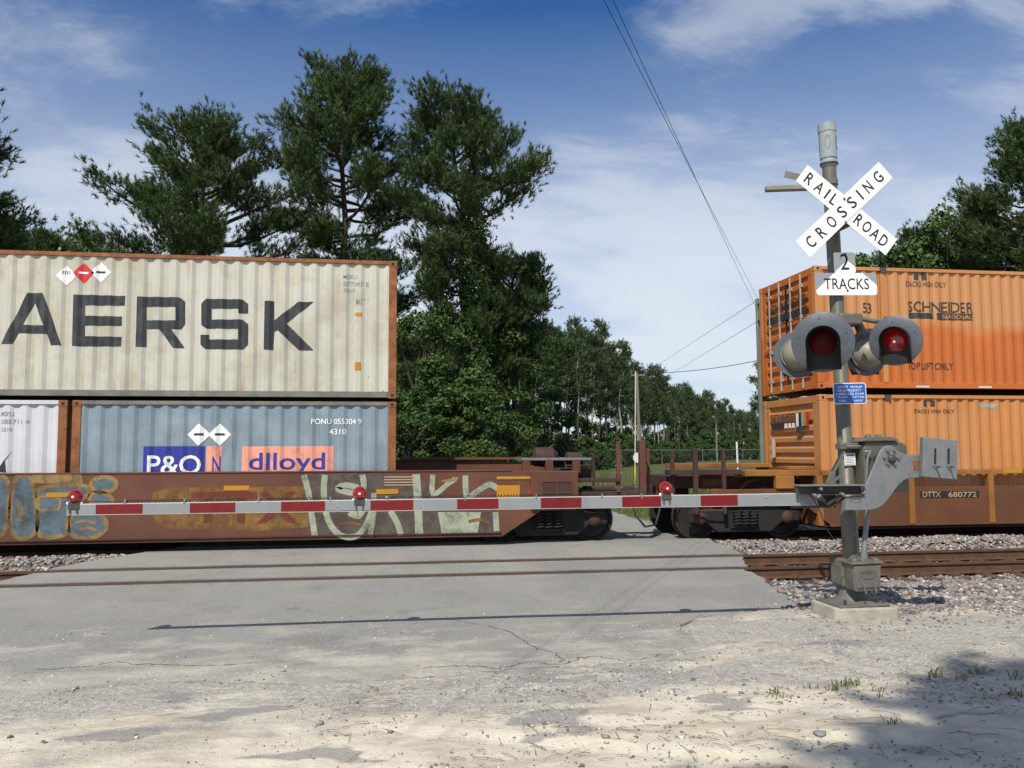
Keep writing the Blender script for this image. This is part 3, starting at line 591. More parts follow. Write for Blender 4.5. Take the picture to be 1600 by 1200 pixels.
LET = {'m': [[(-262, 186), (-222, 187), (-222, 388), (-262, 387)], [(-222, 187), (-212, 187), (-151, 300), (-151, 372), (-222, 240)], [(-151, 300), (-90, 189), (-80, 189), (-80, 242), (-151, 372)], [(-80, 189), (-40, 190), (-40, 391), (-80, 390)]],
 'a': [[(0, 392), (45, 392), (68, 350), (88, 318), (133, 232), (133, 193), (105, 193)], [(133, 193), (165, 193), (238, 397), (195, 397), (180, 353), (168, 320), (133, 232)], [(68, 350), (88, 318), (168, 320), (180, 353)]],
 'e': [[(285, 200), (328, 200), (328, 402), (280, 400)], [(328, 200), (488, 205), (486, 243), (328, 241)], [(328, 282), (475, 285), (475, 322), (328, 320)], [(328, 362), (474, 365), (472, 402), (328, 402)]],
 'r': [[(533, 207), (570, 208), (570, 405), (527, 404)], [(570, 208), (700, 210), (722, 228), (722, 248), (570, 247)], [(685, 248), (722, 248), (722, 315), (705, 335), (685, 335)], [(570, 300), (685, 300), (685, 335), (668, 335), (620, 335), (570, 334)], [(620, 335), (668, 335), (720, 409), (675, 408)]],
 's': [[(785, 235), (805, 216), (945, 218), (968, 236), (968, 255), (785, 254)], [(930, 255), (968, 255), (968, 273), (930, 272)], [(785, 254), (825, 254), (825, 297), (785, 297)], [(785, 297), (825, 297), (945, 297), (968, 315), (968, 333), (930, 333), (805, 332), (785, 318)], [(930, 333), (968, 333), (968, 375), (930, 375)], [(782, 375), (815, 375), (930, 375), (968, 375), (968, 395), (948, 414), (800, 412), (782, 395)], [(782, 357), (815, 357), (815, 375), (782, 375)]],
 'k': [[(1033, 224), (1070, 225), (1070, 300), (1070, 345), (1066, 416), (1029, 414)], [(1070, 300), (1165, 228), (1225, 228), (1118, 312), (1082, 337), (1070, 345)], [(1118, 312), (1225, 418), (1168, 418), (1082, 337)]]}
for ch in LET.values(): decal('lettering', 'paint_black', mae, *pxpoly(ch, YC, z5), O0, XAX, ZAX, (mB, mf))
def diamond(px, py, r, mat, par, dr, inner=None):
    c = at(px, py, YC); k = r/1343.9*16.9
    q = np.array([(-1, 0), (0, -1), (1, 0), (0, 1)])*k+[c.x, c.z]; o = decal('placard', mat, par, q, [(0, 1, 2, 3)], O0, XAX, ZAX, dr)
    drs = (dr[0], lambda x: dr[1](x)-.003)
    if inner == 'class':
        for j in range(4): decal('mark', 'paint_black', o, np.array([(-.36+.2*j, .12), (-.28+.2*j, .12), (-.28+.2*j, .5), (-.36+.2*j, .5)])*k+[c.x, c.z], [(0, 1, 2, 3)], O0, XAX, ZAX, drs)
    elif inner: decal('mark', inner, o, np.array([(-.42, -.08), (.42, -.08), (.42, .12), (-.42, .12)])*k+[c.x, c.z], [(0, 1, 2, 3)], O0, XAX, ZAX, drs)
diamond(103, 430, 14, 'paint_white', mae, (mB, mf), 'class'); diamond(130, 426, 14.5, 'paint_red', mae, (mB, mf), 'paint_white'); diamond(157, 425, 14.5, 'paint_white', mae, (mB, mf), 'paint_black')
diamond(310, 679, 16, 'paint_white', blu, (bB, bf), 'paint_black'); diamond(343, 679, 16, 'paint_white', blu, (bB, bf), 'paint_black')
def lines(par, mat, Y, dr, rows):
    for s, x0, x1, y0, y1 in rows:
        a, b = at(x0, y1, Y), at(x1, y0, Y); text(s, mat, par, (a.x, Y-.004, a.z), (b.x-a.x, 0, 0), (0, 0, b.z-a.z), .012, dr)
surf('paint_faint', (.30, .30, .28), .6, wear=0.5, var=.2)
lines(mae, 'paint_faint', YC, (mB, mf), [('MSKU', 536, 558, 429, 435), ('877047 8', 536, 576, 440, 446.5), ('4310', 536, 555, 450, 456), ('MAX', 556, 567, 466, 476)])
lines(blu, 'paint_white', YC, (bB, bf), [('PONU 055304 9', 486, 565, 654, 663), ('4310', 514, 541, 670, 679)])
lines(whi, 'paint_faint', YC, (wB, wf), [('MSKU', 0, 20, 643, 650), ('385711 4', 0, 45, 655, 662), ('2210', 0, 18, 668, 674)])
c = at(560, 571, YC)
for (px, py, w, h) in ((559, 572, 4.5, 6), (560.5, 491, 5, 2.6)): c = at(px, py, YC); k = 16.9/1343.9; decal('warning_sticker', 'paint_amber', mae, np.array([(-w, -h), (w, -h), (w, h), (-w, h)])*k+[c.x, c.z], [(0, 1, 2, 3)], O0, XAX, ZAX, (mB, mf))
def rect(par, mat, x0, x1, y0, y1, Y, dr=None, name='paint_panel', dy=0.0):
    a, b = at(x0, y1, Y), at(x1, y0, Y); d = (dr[0], (lambda x, f=dr[1]: f(x)-dy)) if dr else None
    return decal(name, mat, par, np.array([(a.x, a.z), (b.x, a.z), (b.x, b.z), (a.x, b.z)]), [(0, 1, 2, 3)], (0, Y-.003-dy, 0), XAX, ZAX, d)
rect(blu, 'paint_navy', 222, 319.5, 697, 745, YC, (bB, bf), 'logo_panel'); rect(blu, 'paint_pink', 320.5, 346, 697, 745, YC, (bB, bf), 'logo_panel'); rect(blu, 'paint_pink', 377, 521, 697, 745, YC, (bB, bf), 'logo_panel')
bf2 = lambda x: bf(x)-.004
lines(blu, 'paint_white', YC, (bB, bf2), [('P&O', 229, 314, 711, 742)])
for x0, x1 in ((227, 243), ): rect(blu, 'paint_white', x0, x1, 740.2, 742, YC, (bB, bf), 'lettering', .004)
lines(blu, 'paint_navy', YC, (bB, bf2), [('N', 331, 344.5, 713, 738), ('dlloyd', 388, 508, 707, 743)])
decal('lettering', 'paint_black', whi, *pxpoly([[(-40, 345), (-2, 318), (46, 260), (18, 300), (22, 345)]], YC, lambda a, b: (a*.4, 600+b*.4)), O0, XAX, ZAX, (wB, wf))

YS = 16.04
st_, sB, sf = container('faded orange container with door end, upper of the stack', 8.62, 24.8, YS, 18.63, 3.0, 5.50, 'box_orange_top', 'box_orange_top', 'box_orange_deep', G_C, end='door', endmat='box_orange_deep', per=.235, topmat='box_orange')
sl_, lB, lf = container('faded orange container with ribbed nose end, under another', 8.64, 24.8, YS, 18.63, .26, 2.885, 'box_orange', 'box_orange', 'box_orange', G_C, end='nose', per=.235)
def end_wall(root, x, z0, z1, mat, ribs, door):
    """end of the box facing along the track towards -x"""
    ya, yb = YS+.14, 18.49
    MB().box((x+.05, ya, z0+.02), (x+.08, yb, z1-.02)).build('end_panel', mat, root)
    MB().box((x+.004, ya, z1-.16), (x+.05, yb, z1-.01)).build('end_header', mat, root, bevel=.008)
    MB().box((x+.004, ya, z0+.01), (x+.05, yb, z0+.17)).build('end_sill', mat, root, bevel=.008)
    for a, b in ribs: MB().prism([(x+.05, a), (x+.012, a+.035), (x+.012, b-.03), (x+.05, b)], ya+.16, yb-.16).build('rib', mat, root)
    for y in (ya, yb-.16): MB().box((x+.01, y, z0+.17), (x+.05, y+.16, z1-.16)).build('end_stile', mat, root, bevel=.006)
    if door:
        MB().box((x+.012, 17.30, z0+.17), (x+.05, 17.37, z1-.16)).build('door_gasket', 'sign_black', root)
        for y in (16.62, 17.08, 17.60, 18.08):
            rd = MB().tube([(x-.015, y, z0+.05), (x-.015, y, z1-.06)], .021, 8).build('locking_rod', 'lock_rod', root, smooth=True)
            k = MB()
            for z in (z0+.3, z0+.95, z0+1.55, z1-.3): k.cbox((x+.0, y, z), (.055, .10, .07))
            k.build('rod_bracket', 'lock_rod', rd)
            MB().bar((x-.03, y, z0+1.05), (x-.03, y+.28, z0+1.0), .02, .035).build('door_handle', 'lock_rod', rd)
zr = np.linspace(3.2, 5.30, 10)
end_wall(st_, 8.62, 3.0, 5.50, 'box_orange_deep', [(a+.04, a+.19) for a in zr[:-1]], True)
end_wall(sl_, 8.64, .26, 2.885, 'box_orange', [(1.47+k*.222, 1.62+k*.222) for k in range(4)]+[(2.36, 2.60)], False)
# words on the ends: they read from the far corner to the near one
def endtext(s, mat, par, x, y0, y1, z0, z1, bold=.02): text(s, mat, par, (x, y0, z0), (0, y1-y0, 0), (0, 0, z1-z0), bold)
endtext('SCHNEIDER', 'paint_black', st_, 8.60, 18.2, 16.35, 4.78, 5.0); 
decal('logo_bar', 'paint_black', st_, np.array([(0, 0), (1, 0), (1, 1), (0, 1)]), [(0, 1, 2, 3)], (8.60, 18.2, 4.58), (0, -1.85, 0), (0, 0, .15))
endtext('SCHNEIDER', 'paint_black', sl_, 8.625, 18.2, 16.7, 2.40, 2.56)
decal('logo_bar', 'paint_black', sl_, np.array([(0, 0), (1, 0), (1, 1), (0, 1)]), [(0, 1, 2, 3)], (8.625, 18.2, 2.24), (0, -.62, 0), (0, 0, .12))
for k in range(3): decal('number_plate', 'paint_white', sl_, np.array([(0, 0), (1, 0), (1, 1), (0, 1)]), [(0, 1, 2, 3)], (8.625, 17.55-k*.17, 2.25), (0, -.13, 0), (0, 0, .10))
for k, mt in enumerate(('paint_white', 'sign_black', 'spray_pale', 'paint_amber', 'paint_red')): decal('hazard_panel', mt, sl_, np.array([(0, 0), (1, 0), (1, 1), (0, 1)]), [(0, 1, 2, 3)], (8.615, 17.0-k*.11, 2.27), (0, -.11, 0), (0, 0, .28))
MB().box((8.585, 16.75, 2.14), (8.65, 16.95, 2.26)).build('latch_box', 'dark_steel', sl_)
MB().tube([(8.60, 18.05, 1.62), (8.60, 18.05, 2.05)], .05, 8).build('latch_box', 'lock_rod', sl_)
lines(st_, 'paint_black', YS, (sB, sf), [('SCHNEIDER', 1420, 1522, 472.5, 487), ('STACK 3 HIGH ONLY', 1416, 1479, 440.5, 447.5), ('TOP LIFT ONLY', 1419, 1490, 567, 577), ('II', 1429, 1448, 424, 437), ('53', 1349, 1363, 473, 489)])
rect(st_, 'paint_black', 1420.5, 1460, 489, 497, YS, (sB, sf), 'logo_bar'); rect(st_, 'paint_black', 1465, 1521.5, 490, 499.5, YS, (sB, sf), 'logo_bar')
lines(st_, 'box_orange', YS, (sB, lambda x: sf(x)-.004), [('NATIONAL', 1475, 1519, 492, 498)])
lines(sl_, 'paint_black', YS, (lB, lf), [('STACK 3 HIGH ONLY', 1429, 1492, 639.5, 645.5), ('II', 1444, 1461, 625, 635)])
rect(sl_, 'paint_faint', 1533, 1560, 631, 637, YS, (lB, lf), 'number_plate')
for k in range(9): MB().box((9.35+k*1.4, YS-.006, 3.035), (9.65+k*1.4, YS+.01, 3.075)).build('reflective_tape', 'arm_edge', st_)
MB().box((10.05, YS-.012, 3.13), (10.15, YS+.05, 5.43)).build('side_stile', 'box_orange', st_, bevel=.006); MB().box((10.05, YS-.03, 5.38), (10.18, YS+.02, 5.49)).build('lifting_block', 'dark_steel', st_)
MB().box((10.05, YS-.012, .4), (10.15, YS+.05, 2.81)).build('side_stile', 'box_orange', sl_, bevel=.006); MB().box((10.05, YS-.03, 2.76), (10.18, YS+.02, 2.88)).build('lifting_block', 'dark_steel', sl_)

# ------------------------------------------------------------------ the well cars
def truck(root, xc, wb=1.8, zr_=.013):
    """wheel set of a car: wheels, axles, side frames with springs"""
    for dx in (-wb/2, wb/2):
        MB().tube([(xc+dx, YF0-.05, zr_+.44), (xc+dx, YF1+.05, zr_+.44)], .075, 12).build('axle', 'wheel_steel', root)
        for y, s in ((YF0, -1), (YF1, 1)):
            w = MB()
            ax_ = Vector((0, s, 0)); w._lathe(Vector((xc+dx, y, zr_+.44)), ax_, [(-.065, .001), (-.065, .462), (-.035, .462), (-.028, .442), (.07, .437), (.075, .38), (.035, .35), (.03, .16), (.075, .14), (.075, .001)], 32)
            wo_ = w.build('wheel', 'wheel_steel', root, smooth=True)
            MB().lathe((xc+dx, y+s*.36, zr_+.44), (0, s, 0), [(-.12, .11), (.0, .12), (.03, .09), (.04, .04)], 16).build('bearing_cap', 'car_brown_dark', wo_, smooth=True)
    for y, s in ((YF0-.30, -1), (YF1+.30, 1)):
        P_ = [(-1.15, .36), (-1.15, .56), (-.75, .60), (-.45, .80), (.45, .80), (.75, .60), (1.15, .56), (1.15, .36), (.8, .36), (.55, .16), (-.55, .16), (-.8, .36)]
        fr = MB().prism([(xc+a*wb/1.8, b+zr_) for a, b in P_], y-.05, y+.05).build('side_frame', 'under_black', root, bevel=.02)
        MB().box((xc-.30, y-.09, zr_+.24), (xc+.30, y+.09, zr_+.29)).build('spring_seat', 'under_black', fr)
        for k in (-.17, 0, .17):
            pts = [(xc+k+.075*math.cos(a), y-.10+.075*math.sin(a), zr_+.29+.30*a/(2*math.pi*5)) for a in np.linspace(0, 2*math.pi*5, 70)]
            MB().tube(pts, .017, 5).build('spring', 'under_black', fr, smooth=True)
    MB().box((xc-.22, YF0-.25, zr_+.52), (xc+.22, YF1+.25, zr_+.76)).build('bolster', 'under_black', root)
YP = 15.95
lc = thing('well_car', (-4, 17.33, 0), 'brown double-stack well car with spray-painted graffiti', 'rail car', 'well cars of the freight train')
side = [(-15, .215), (2.22, .2), (2.95, .66), (3.62, .66), (3.62, 1.405), (2.4, 1.405), (-15, 1.43)]
for y, dz in ((YP, 0), (18.66, .2)):
    pl = MB().prism([(a, b+(dz if b > 1 and a < 3.3 else 0)) for a, b in side], y, y+.06).build('side_sill', 'car_brown', lc, bevel=.008)
MB().box((-15, YP-.03, .262), (2.2, YP-.002, .282)).build('bottom_flange', 'car_brown_dark', lc)
MB().box((-15, YP-.015, 1.405), (2.4, YP+.10, 1.432)).build('top_chord', 'car_brown', lc, bevel=.005)
MB().box((.4, 18.58, 1.60), (3.1, 18.76, 1.65)).build('top_chord', 'car_yellow_dirty', lc)
MB().box((-15, YP+.065, .20), (.5, 18.65, .235)).build('well_floor', 'under_black', lc)
MB().box((.55, YP+.07, .3), (.75, 18.64, 1.30)).build('bulkhead', 'car_brown_dark', lc)
MB().box((2.6, YP+.07, .86), (3.6, 18.64, 1.36)).build('end_platform', 'car_brown_dark', lc)
MB().box((.76, YP+.4, .75), (2.6, 18.2, 1.1)).build('end_slope_deck', 'car_brown_dark', lc)
# brake gear and walkway over the truck
a, b = at(812, 716, 16.5), at(918, 720, 16.5)
MB().box((a.x, 16.2, 1.60), (b.x, 17.2, 1.645)).build('walkway', 'galv', lc)
MB().lathe(at(835, 714, 16.9), (1, 0, 0), [(-.02, .02), (0, .19), (.36, .20), (.46, .10), (.48, .02)], 18).build('brake_cylinder', 'car_brown_dark', lc, smooth=True)
MB().lathe(at(885, 716, 16.7), (1, 0, 0), [(0, .12), (.3, .12), (.34, .04)], 16).build('air_reservoir', 'car_brown_dark', lc, smooth=True)
MB().box((3.62, 16.6, 1.2), (4.1, 18.1, 1.42)).build('brake_housing', 'car_brown_dark', lc, bevel=.03)
for px in (822, 858, 900): p = at(px, 728, 16.2); MB().box((p.x-.07, 16.15, 1.36), (p.x+.07, 16.28, 1.61)).build('walkway_post', 'car_brown', lc)
bxp = MB().box((2.75, YP-.08, .70), (3.66, YP-.004, 1.40)).build('side_box', 'car_brown', lc, bevel=.015)
MB().box((2.98, YP-.088, .82), (3.50, YP-.081, 1.22)).build('recess', 'car_brown_dark', bxp)
for zz in (.82, 1.0, 1.21): MB().box((2.95, YP-.10, zz-.012), (3.53, YP-.089, zz+.012)).build('rib', 'car_brown', bxp)
for xx in (2.96, 3.24, 3.52): MB().box((xx-.012, YP-.104, .81), (xx+.012, YP-.089, 1.23)).build('rib', 'car_brown', bxp)
MB().box((3.62, 16.05, 1.18), (4.55, 16.6, 1.25)).build('end_deck', 'car_brown_dark', lc, bevel=.01); MB().box((3.62, 16.1, .86), (5.0, 16.5, 1.0)).build('end_deck', 'car_brown_dark', lc, bevel=.01)
MB().box((3.62, 16.02, .72), (5.02, 16.08, .80)).build('end_sill', 'car_brown', lc)
MB().box((3.62, 16.5, .80), (4.7, 18.2, 1.0)).build('end_deck', 'under_black', lc)
for (px, y0, y1, w, Y) in ((966, 690, 768, .075, 16.1), (1004, 688, 775, .12, 16.15), (1013, 700, 775, .06, 16.6)):
    p, q = at(px, y0, Y), at(px, y1, Y); MB().box((p.x-w/2, Y, q.z-.1), (p.x+w/2, Y+w, p.z)).build('end_post', 'car_brown', lc, bevel=.008)
for k, z in enumerate((1.19, 1.33, 1.47, 1.61)): MB().bar((3.95, 18.3, z), (4.55, 18.3, z), .04, .03).build('ladder_rung', 'car_brown_dark', lc); MB().bar((4.44, 16.14, z-.12), (4.58, 16.14, z-.12), .03, .03).build('ladder_rung', 'galv', lc)
MB().box((3.92, 18.27, .9), (3.97, 18.32, 1.7)).build('ladder_stile', 'car_brown_dark', lc); MB().box((4.53, 18.27, .9), (4.58, 18.32, 1.7)).build('ladder_stile', 'car_brown_dark', lc)
truck(lc, 3.15)
MB().box((4.1, 17.18, .80), (5.15, 17.48, 1.06)).build('coupler', 'car_brown_dark', lc, bevel=.03)
# coupler knuckle and hanging air hose
MB().box((5.1, 17.1, .74), (5.45, 17.42, 1.08)).build('knuckle', 'dark_steel', lc, bevel=.05)
hs = [at(988, 790, 17.0), at(994, 806, 17.0), at(1008, 823, 17.0), at(1024, 820, 17.0), at(1030, 800, 17.0), at(1032, 788, 17.0)]
MB().tube(hs, .022, 6).build('air_hose', 'dark_steel', lc, smooth=True)

# paint on the brown side: logo, marker strips, graffiti (thin coats, one over the other)
def coat(par, mat, polys, lay, name='graffiti', Y=YP):
    for p in polys:
        w = [at(x, y, Y) for x, y in p]; decal(name, mat, par, np.array([(q.x, q.z) for q in w]), [tuple(range(len(w)))], (0, Y-.0025-.0022*lay, 0), XAX, ZAX)
def stroke(par, mat, pts, wpx, lay, closed=False, fill=None, Y=YP):
    w = [at(x, y, Y) for x, y in pts]; v, f, cl = ribbon([(q.x, q.z) for q in w], wpx*.0119, closed)
    decal('graffiti', mat, par, v, f, (0, Y-.0025-.0022*lay, 0), XAX, ZAX)
    if fill: decal('graffiti', fill, par, np.array(cl), [tuple(range(len(cl)))], (0, Y-.0025-.0022*(lay-1), 0), XAX, ZAX)
for x0, x1, y0, y1 in ((72, 126, 769, 777), (350, 390, 758.5, 766.5), (588, 622, 764, 772), (776, 812, 758, 779), (776, 830, 744, 749)): rect(lc, 'paint_amber', x0, x1, y0, y1, YP, name='reflector_strip', dy=.012)
coat(lc, 'paint_faded_gold', [[(238, 772), (262, 762), (482, 760), (482, 824), (400, 830), (262, 826), (240, 812)]], 0, 'logo_panel')
for s_, x0, x1 in (('T', 298, 352), ('T', 352, 402), ('X', 402, 464)):
    a, b = at(x0, 817, YP), at(x1, 768, YP); text(s_, 'paint_faded_red', lc, (a.x, YP-.0075, a.z), (b.x-a.x, 0, 0), (0, 0, b.z-a.z), .03)
# pale outlined letters in the middle
S0 = [(472, 741), (500, 741), (516, 741), (560, 738.9), (612, 739), (612, 760), (630, 800), (600, 836), (560, 839), (505, 838), (486, 836)]
coat(lc, 'spray_grey', [[(474, 741), (600, 739), (660, 750), (700, 790), (780, 790), (776, 832), (700, 836), (560, 839), (486, 837), (478, 790)]], 1)
stroke(lc, 'spray_pale', [(475, 742), (482, 770), (487, 805), (492, 838)], 9, 2)
stroke(lc, 'spray_pale', [(508, 742), (506, 770), (512, 810), (530, 835), (556, 838), (572, 820), (584, 790)], 9, 2)
stroke(lc, 'spray_pale', [(566, 742), (568, 762), (552, 770), (528, 764), (540, 758), (560, 762)], 9, 3)
stroke(lc, 'spray_pale', [(545, 800), (560, 806), (566, 796)], 10, 2)
stroke(lc, 'spray_pale', [(584, 770), (584, 800), (578, 838)], 8, 3); stroke(lc, 'spray_pale', [(610, 798), (622, 820), (626, 837)], 9, 2)
stroke(lc, 'spray_pale', [(650, 741), (652, 770), (655, 836)], 12, 2)
stroke(lc, 'spray_pale', [(676, 741.5), (677, 772), (700, 756), (712, 748)], 8, 2)
stroke(lc, 'spray_pale', [(727, 743), (730, 776), (748, 766), (765, 757), (778, 764)], 9, 2)
coat(lc, 'spray_pale', [[(684, 800), (752, 800), (746, 832), (690, 833)]], 3); stroke(lc, 'spray_pale', [(774, 800), (776, 830)], 9, 2)
stroke(lc, 'spray_gold', [(690, 752), (704, 750), (716, 747)], 4, 4); stroke(lc, 'paint_faded_gold', [(530, 819), (548, 817), (565, 820)], 4, 4); stroke(lc, 'paint_faded_gold', [(732, 815), (748, 812), (764, 817)], 5, 4)
# blue bubble letters with gold outline at the left
for P_, fl in (([(-60, 790), (-60, 745), (-20, 742), (10, 748), (14, 780), (8, 830), (-20, 842), (-55, 838)], 'spray_blue'), ([(20, 765), (26, 746), (44, 744), (52, 760), (58, 800), (56, 830), (36, 842), (20, 832), (16, 800)], 'spray_blue'),
               ([(60, 790), (62, 765), (100, 758), (134, 760), (136, 775), (112, 790), (108, 830), (78, 840), (60, 832)], 'spray_blue'), ([(112, 800), (134, 796), (160, 806), (166, 826), (146, 840), (116, 838), (106, 820)], 'spray_blue'),
               ([(142, 758), (150, 748), (170, 746), (182, 754), (176, 766), (152, 768)], 'spray_blue'), ([(140, 776), (154, 769), (172, 776), (174, 788), (150, 792)], 'spray_blue')):
    stroke(lc, 'spray_gold', P_, 6, 2, True, fl)
coat(lc, 'spray_gold', [[(50, 741.5), (128, 741), (130, 755), (50, 756)]], 3); stroke(lc, 'spray_gold', [(58, 780), (66, 776), (92, 779), (90, 796), (62, 796), (58, 784)], 4, 3, True); stroke(lc, 'spray_gold', [(30, 786), (33, 800), (31, 814)], 7, 3)
stroke(lc, 'spray_gold', [(116, 818), (132, 814), (150, 818)], 4, 3); stroke(lc, 'spray_gold', [(124, 828), (138, 825), (152, 829)], 4, 3)
surf('stencil_tan', (.36, .25, .15), .7, wear=0.5, var=.2)
for k in range(4): rect(lc, 'stencil_tan', 600, 648-3*(k % 2), 744+k*4.2, 746.4+k*4.2, YP, name='stencil_line', dy=.012)
rect(lc, 'stencil_tan', 838, 862, 744, 761, YP, name='data_plate', dy=.012); rect(lc, 'paint_red', 826, 846, 764, 772, YP, name='reflector_strip', dy=.012)

rc = thing('well_car', (9, 17.33, 0), 'yellow-orange well car with dirty lower side panels', 'rail car', 'well cars of the freight train')
for y0, y1 in ((15.86, 16.0), (18.66, 18.80)):
    MB().box((8.55, y0, 1.275), (26, y1, 1.375)).build('top_chord', 'car_yellow', rc, bevel=.008)
    MB().prism([(8.25, .66), (8.75, .275), (26, .285), (26, 1.04), (8.25, 1.04)], y0+.03, y0+.08).build('side_sill', 'car_yellow_dirty', rc, bevel=.006)
    MB().box((8.7, y0+.01, .275), (26, y0+.10, .31)).build('bottom_flange', 'car_yellow_dirty', rc)
    for x in (8.5, 10.45, 12.2, 14.2, 16.2): MB().box((x-.06, y0-.005, .30), (x+.06, y0+.10, 1.275)).build('side_post', 'car_yellow', rc, bevel=.008)
MB().box((8.75, 16.0, .22), (26, 18.66, .255)).build('well_floor', 'under_black', rc)
MB().box((8.45, 16.0, .3), (8.55, 18.66, 1.40)).build('bulkhead', 'car_yellow_dirty', rc)
for a, b, d0, d1, e0, e1, mt in ((7.0, 8.55, 15.95, 16.5, 1.27, 1.385, 'car_yellow'), (6.3, 8.5, 18.0, 18.7, 1.40, 1.49, 'car_yellow'), (5.55, 7.0, 16.1, 16.5, 1.30, 1.40, 'car_brown_dark'), (5.6, 8.4, 16.6, 18.0, 1.02, 1.28, 'car_brown_dark'), (6.3, 8.5, 15.97, 16.05, .93, 1.02, 'car_yellow_dirty')):
    MB().box((a, d0, e0), (b, d1, e1)).build('end_deck', mt, rc, bevel=.01)
MB().box((7.62, 15.92, 1.02), (8.0, 16.06, 1.27)).build('end_post', 'car_yellow', rc, bevel=.015)
MB().box((7.95, 16.05, 1.385), (8.5, 16.5, 1.455)).build('hinge_block', 'car_yellow', rc, bevel=.015)
for px, y0, y1, w, Y in ((1051, 704, 768, .07, 16.3), (1087, 700, 775, .085, 16.05), (1131, 700, 775, .07, 16.0)):
    p, q = at(px, y0, Y), at(px, y1, Y); MB().box((p.x-w/2, Y, q.z-.35), (p.x+w/2, Y+w, p.z)).build('end_post', 'car_brown_dark', rc, bevel=.008)
for z in (.62, .95): MB().bar((5.98, 16.07, z), (6.6, 16.03, z), .025, .025).build('ladder_rung', 'car_brown', rc)
MB().tube([at(1155, 765, 16.4), at(1168, 752, 16.4), at(1186, 748, 16.4)], .035, 6).build('brake_lever', 'car_brown', rc)
MB().lathe(at(1110, 752, 16.6), (1, 0, 0), [(-.25, .05), (-.22, .15), (.3, .15), (.34, .05)], 16).build('air_reservoir', 'car_brown', rc, smooth=True)
MB().lathe(at(1150, 752, 16.9), (1, 0, 0), [(-.25, .05), (-.22, .16), (.3, .16), (.34, .05)], 16).build('brake_cylinder', 'car_brown_dark', rc, smooth=True)
MB().box((5.42, 17.18, .80), (6.3, 17.48, 1.06)).build('coupler', 'car_brown_dark', rc, bevel=.03)
truck(rc, 7.08, 1.8)
p, q = at(1438, 778, 15.88), at(1530, 767, 15.88)
MB().box((p.x, 15.882, p.z), (q.x, 15.889, q.z)).build('number_panel', 'sign_black', rc)
for s_, x0, x1 in (('DTTX', 1442, 1470), ('680772', 1482, 1526)):
    a, b = at(x0, 777, 15.88), at(x1, 768, 15.88); text(s_, 'stencil_tan', rc, (a.x, 15.880, a.z), (b.x-a.x, 0, 0), (0, 0, b.z-a.z), .015)
rect(rc, 'paint_amber', 1568, 1597, 732, 739, 15.86, name='reflector_strip')

# ------------------------------------------------------------------ the crossing signal and its gate
LEAN = .0235; MX, MY = 4.945, 8.6
ft = thing('concrete_footing', (MX, MY+.02, -.06), 'square weathered concrete footing under the crossing signal', 'footing')
cz_ = .145
ring = [(4.60, 8.38), (4.68, 8.30), (5.26, 8.30), (5.34, 8.38), (5.34, 8.88), (5.26, 8.96), (4.68, 8.96), (4.60, 8.88)]
mb = MB(); n = len(ring); mb.raw([(x, y, -.06) for x, y in ring]+[(x+(MX-x)*.015, y+(MY-y)*.015, cz_) for x, y in ring], [tuple(reversed(range(n))), tuple(range(n, 2*n))]+[(i, (i+1) % n, (i+1) % n+n, i+n) for i in range(n)])
mb.build('block', 'concrete', ft, bevel=.018)
sg = thing('crossing_signal', (MX, MY, cz_), 'tall grey railroad crossing signal with crossbuck and red lamps', 'signal'); sg.rotation_euler = (0, -LEAN, 0)
def mm(px, py, Y):
    w = at(px, py, Y); w.x += LEAN*(w.z-cz_); return w
def cyl(name, mat, par, pts, r, n=20): return MB().tube(pts, r, n).build(name, mat, par, smooth=True)
mast = cyl('mast', 'mast_paint', sg, [(MX, MY, .45), (MX, MY, 1.25), (MX, MY, 1.26), (MX, MY, mm(1301, 257, 8.6).z)], [.086, .086, .078, .074])
ped = MB()._lathe(Vector((MX, MY, cz_)), Vector((0, 0, 1)), [(0, .001), (0, .26), (.03, .26), (.035, .22), (.10, .15), (.30, .125), (.46, .12), (.47, .09)], 4 if False else 20).build('pedestal', 'cast_grey', sg, smooth=True)
MB().box((MX-.30, MY-.26, cz_), (MX+.26, MY+.26, cz_+.03)).build('base_plate', 'cast_grey', ped, bevel=.012)
for sx in (-1, 1):
    for sy in (-1, 1): MB().tube([(MX+sx*.21, MY+sy*.20, cz_+.02), (MX+sx*.21, MY+sy*.20, cz_+.075)], .018, 6).build('anchor_bolt', 'dark_steel', ped)
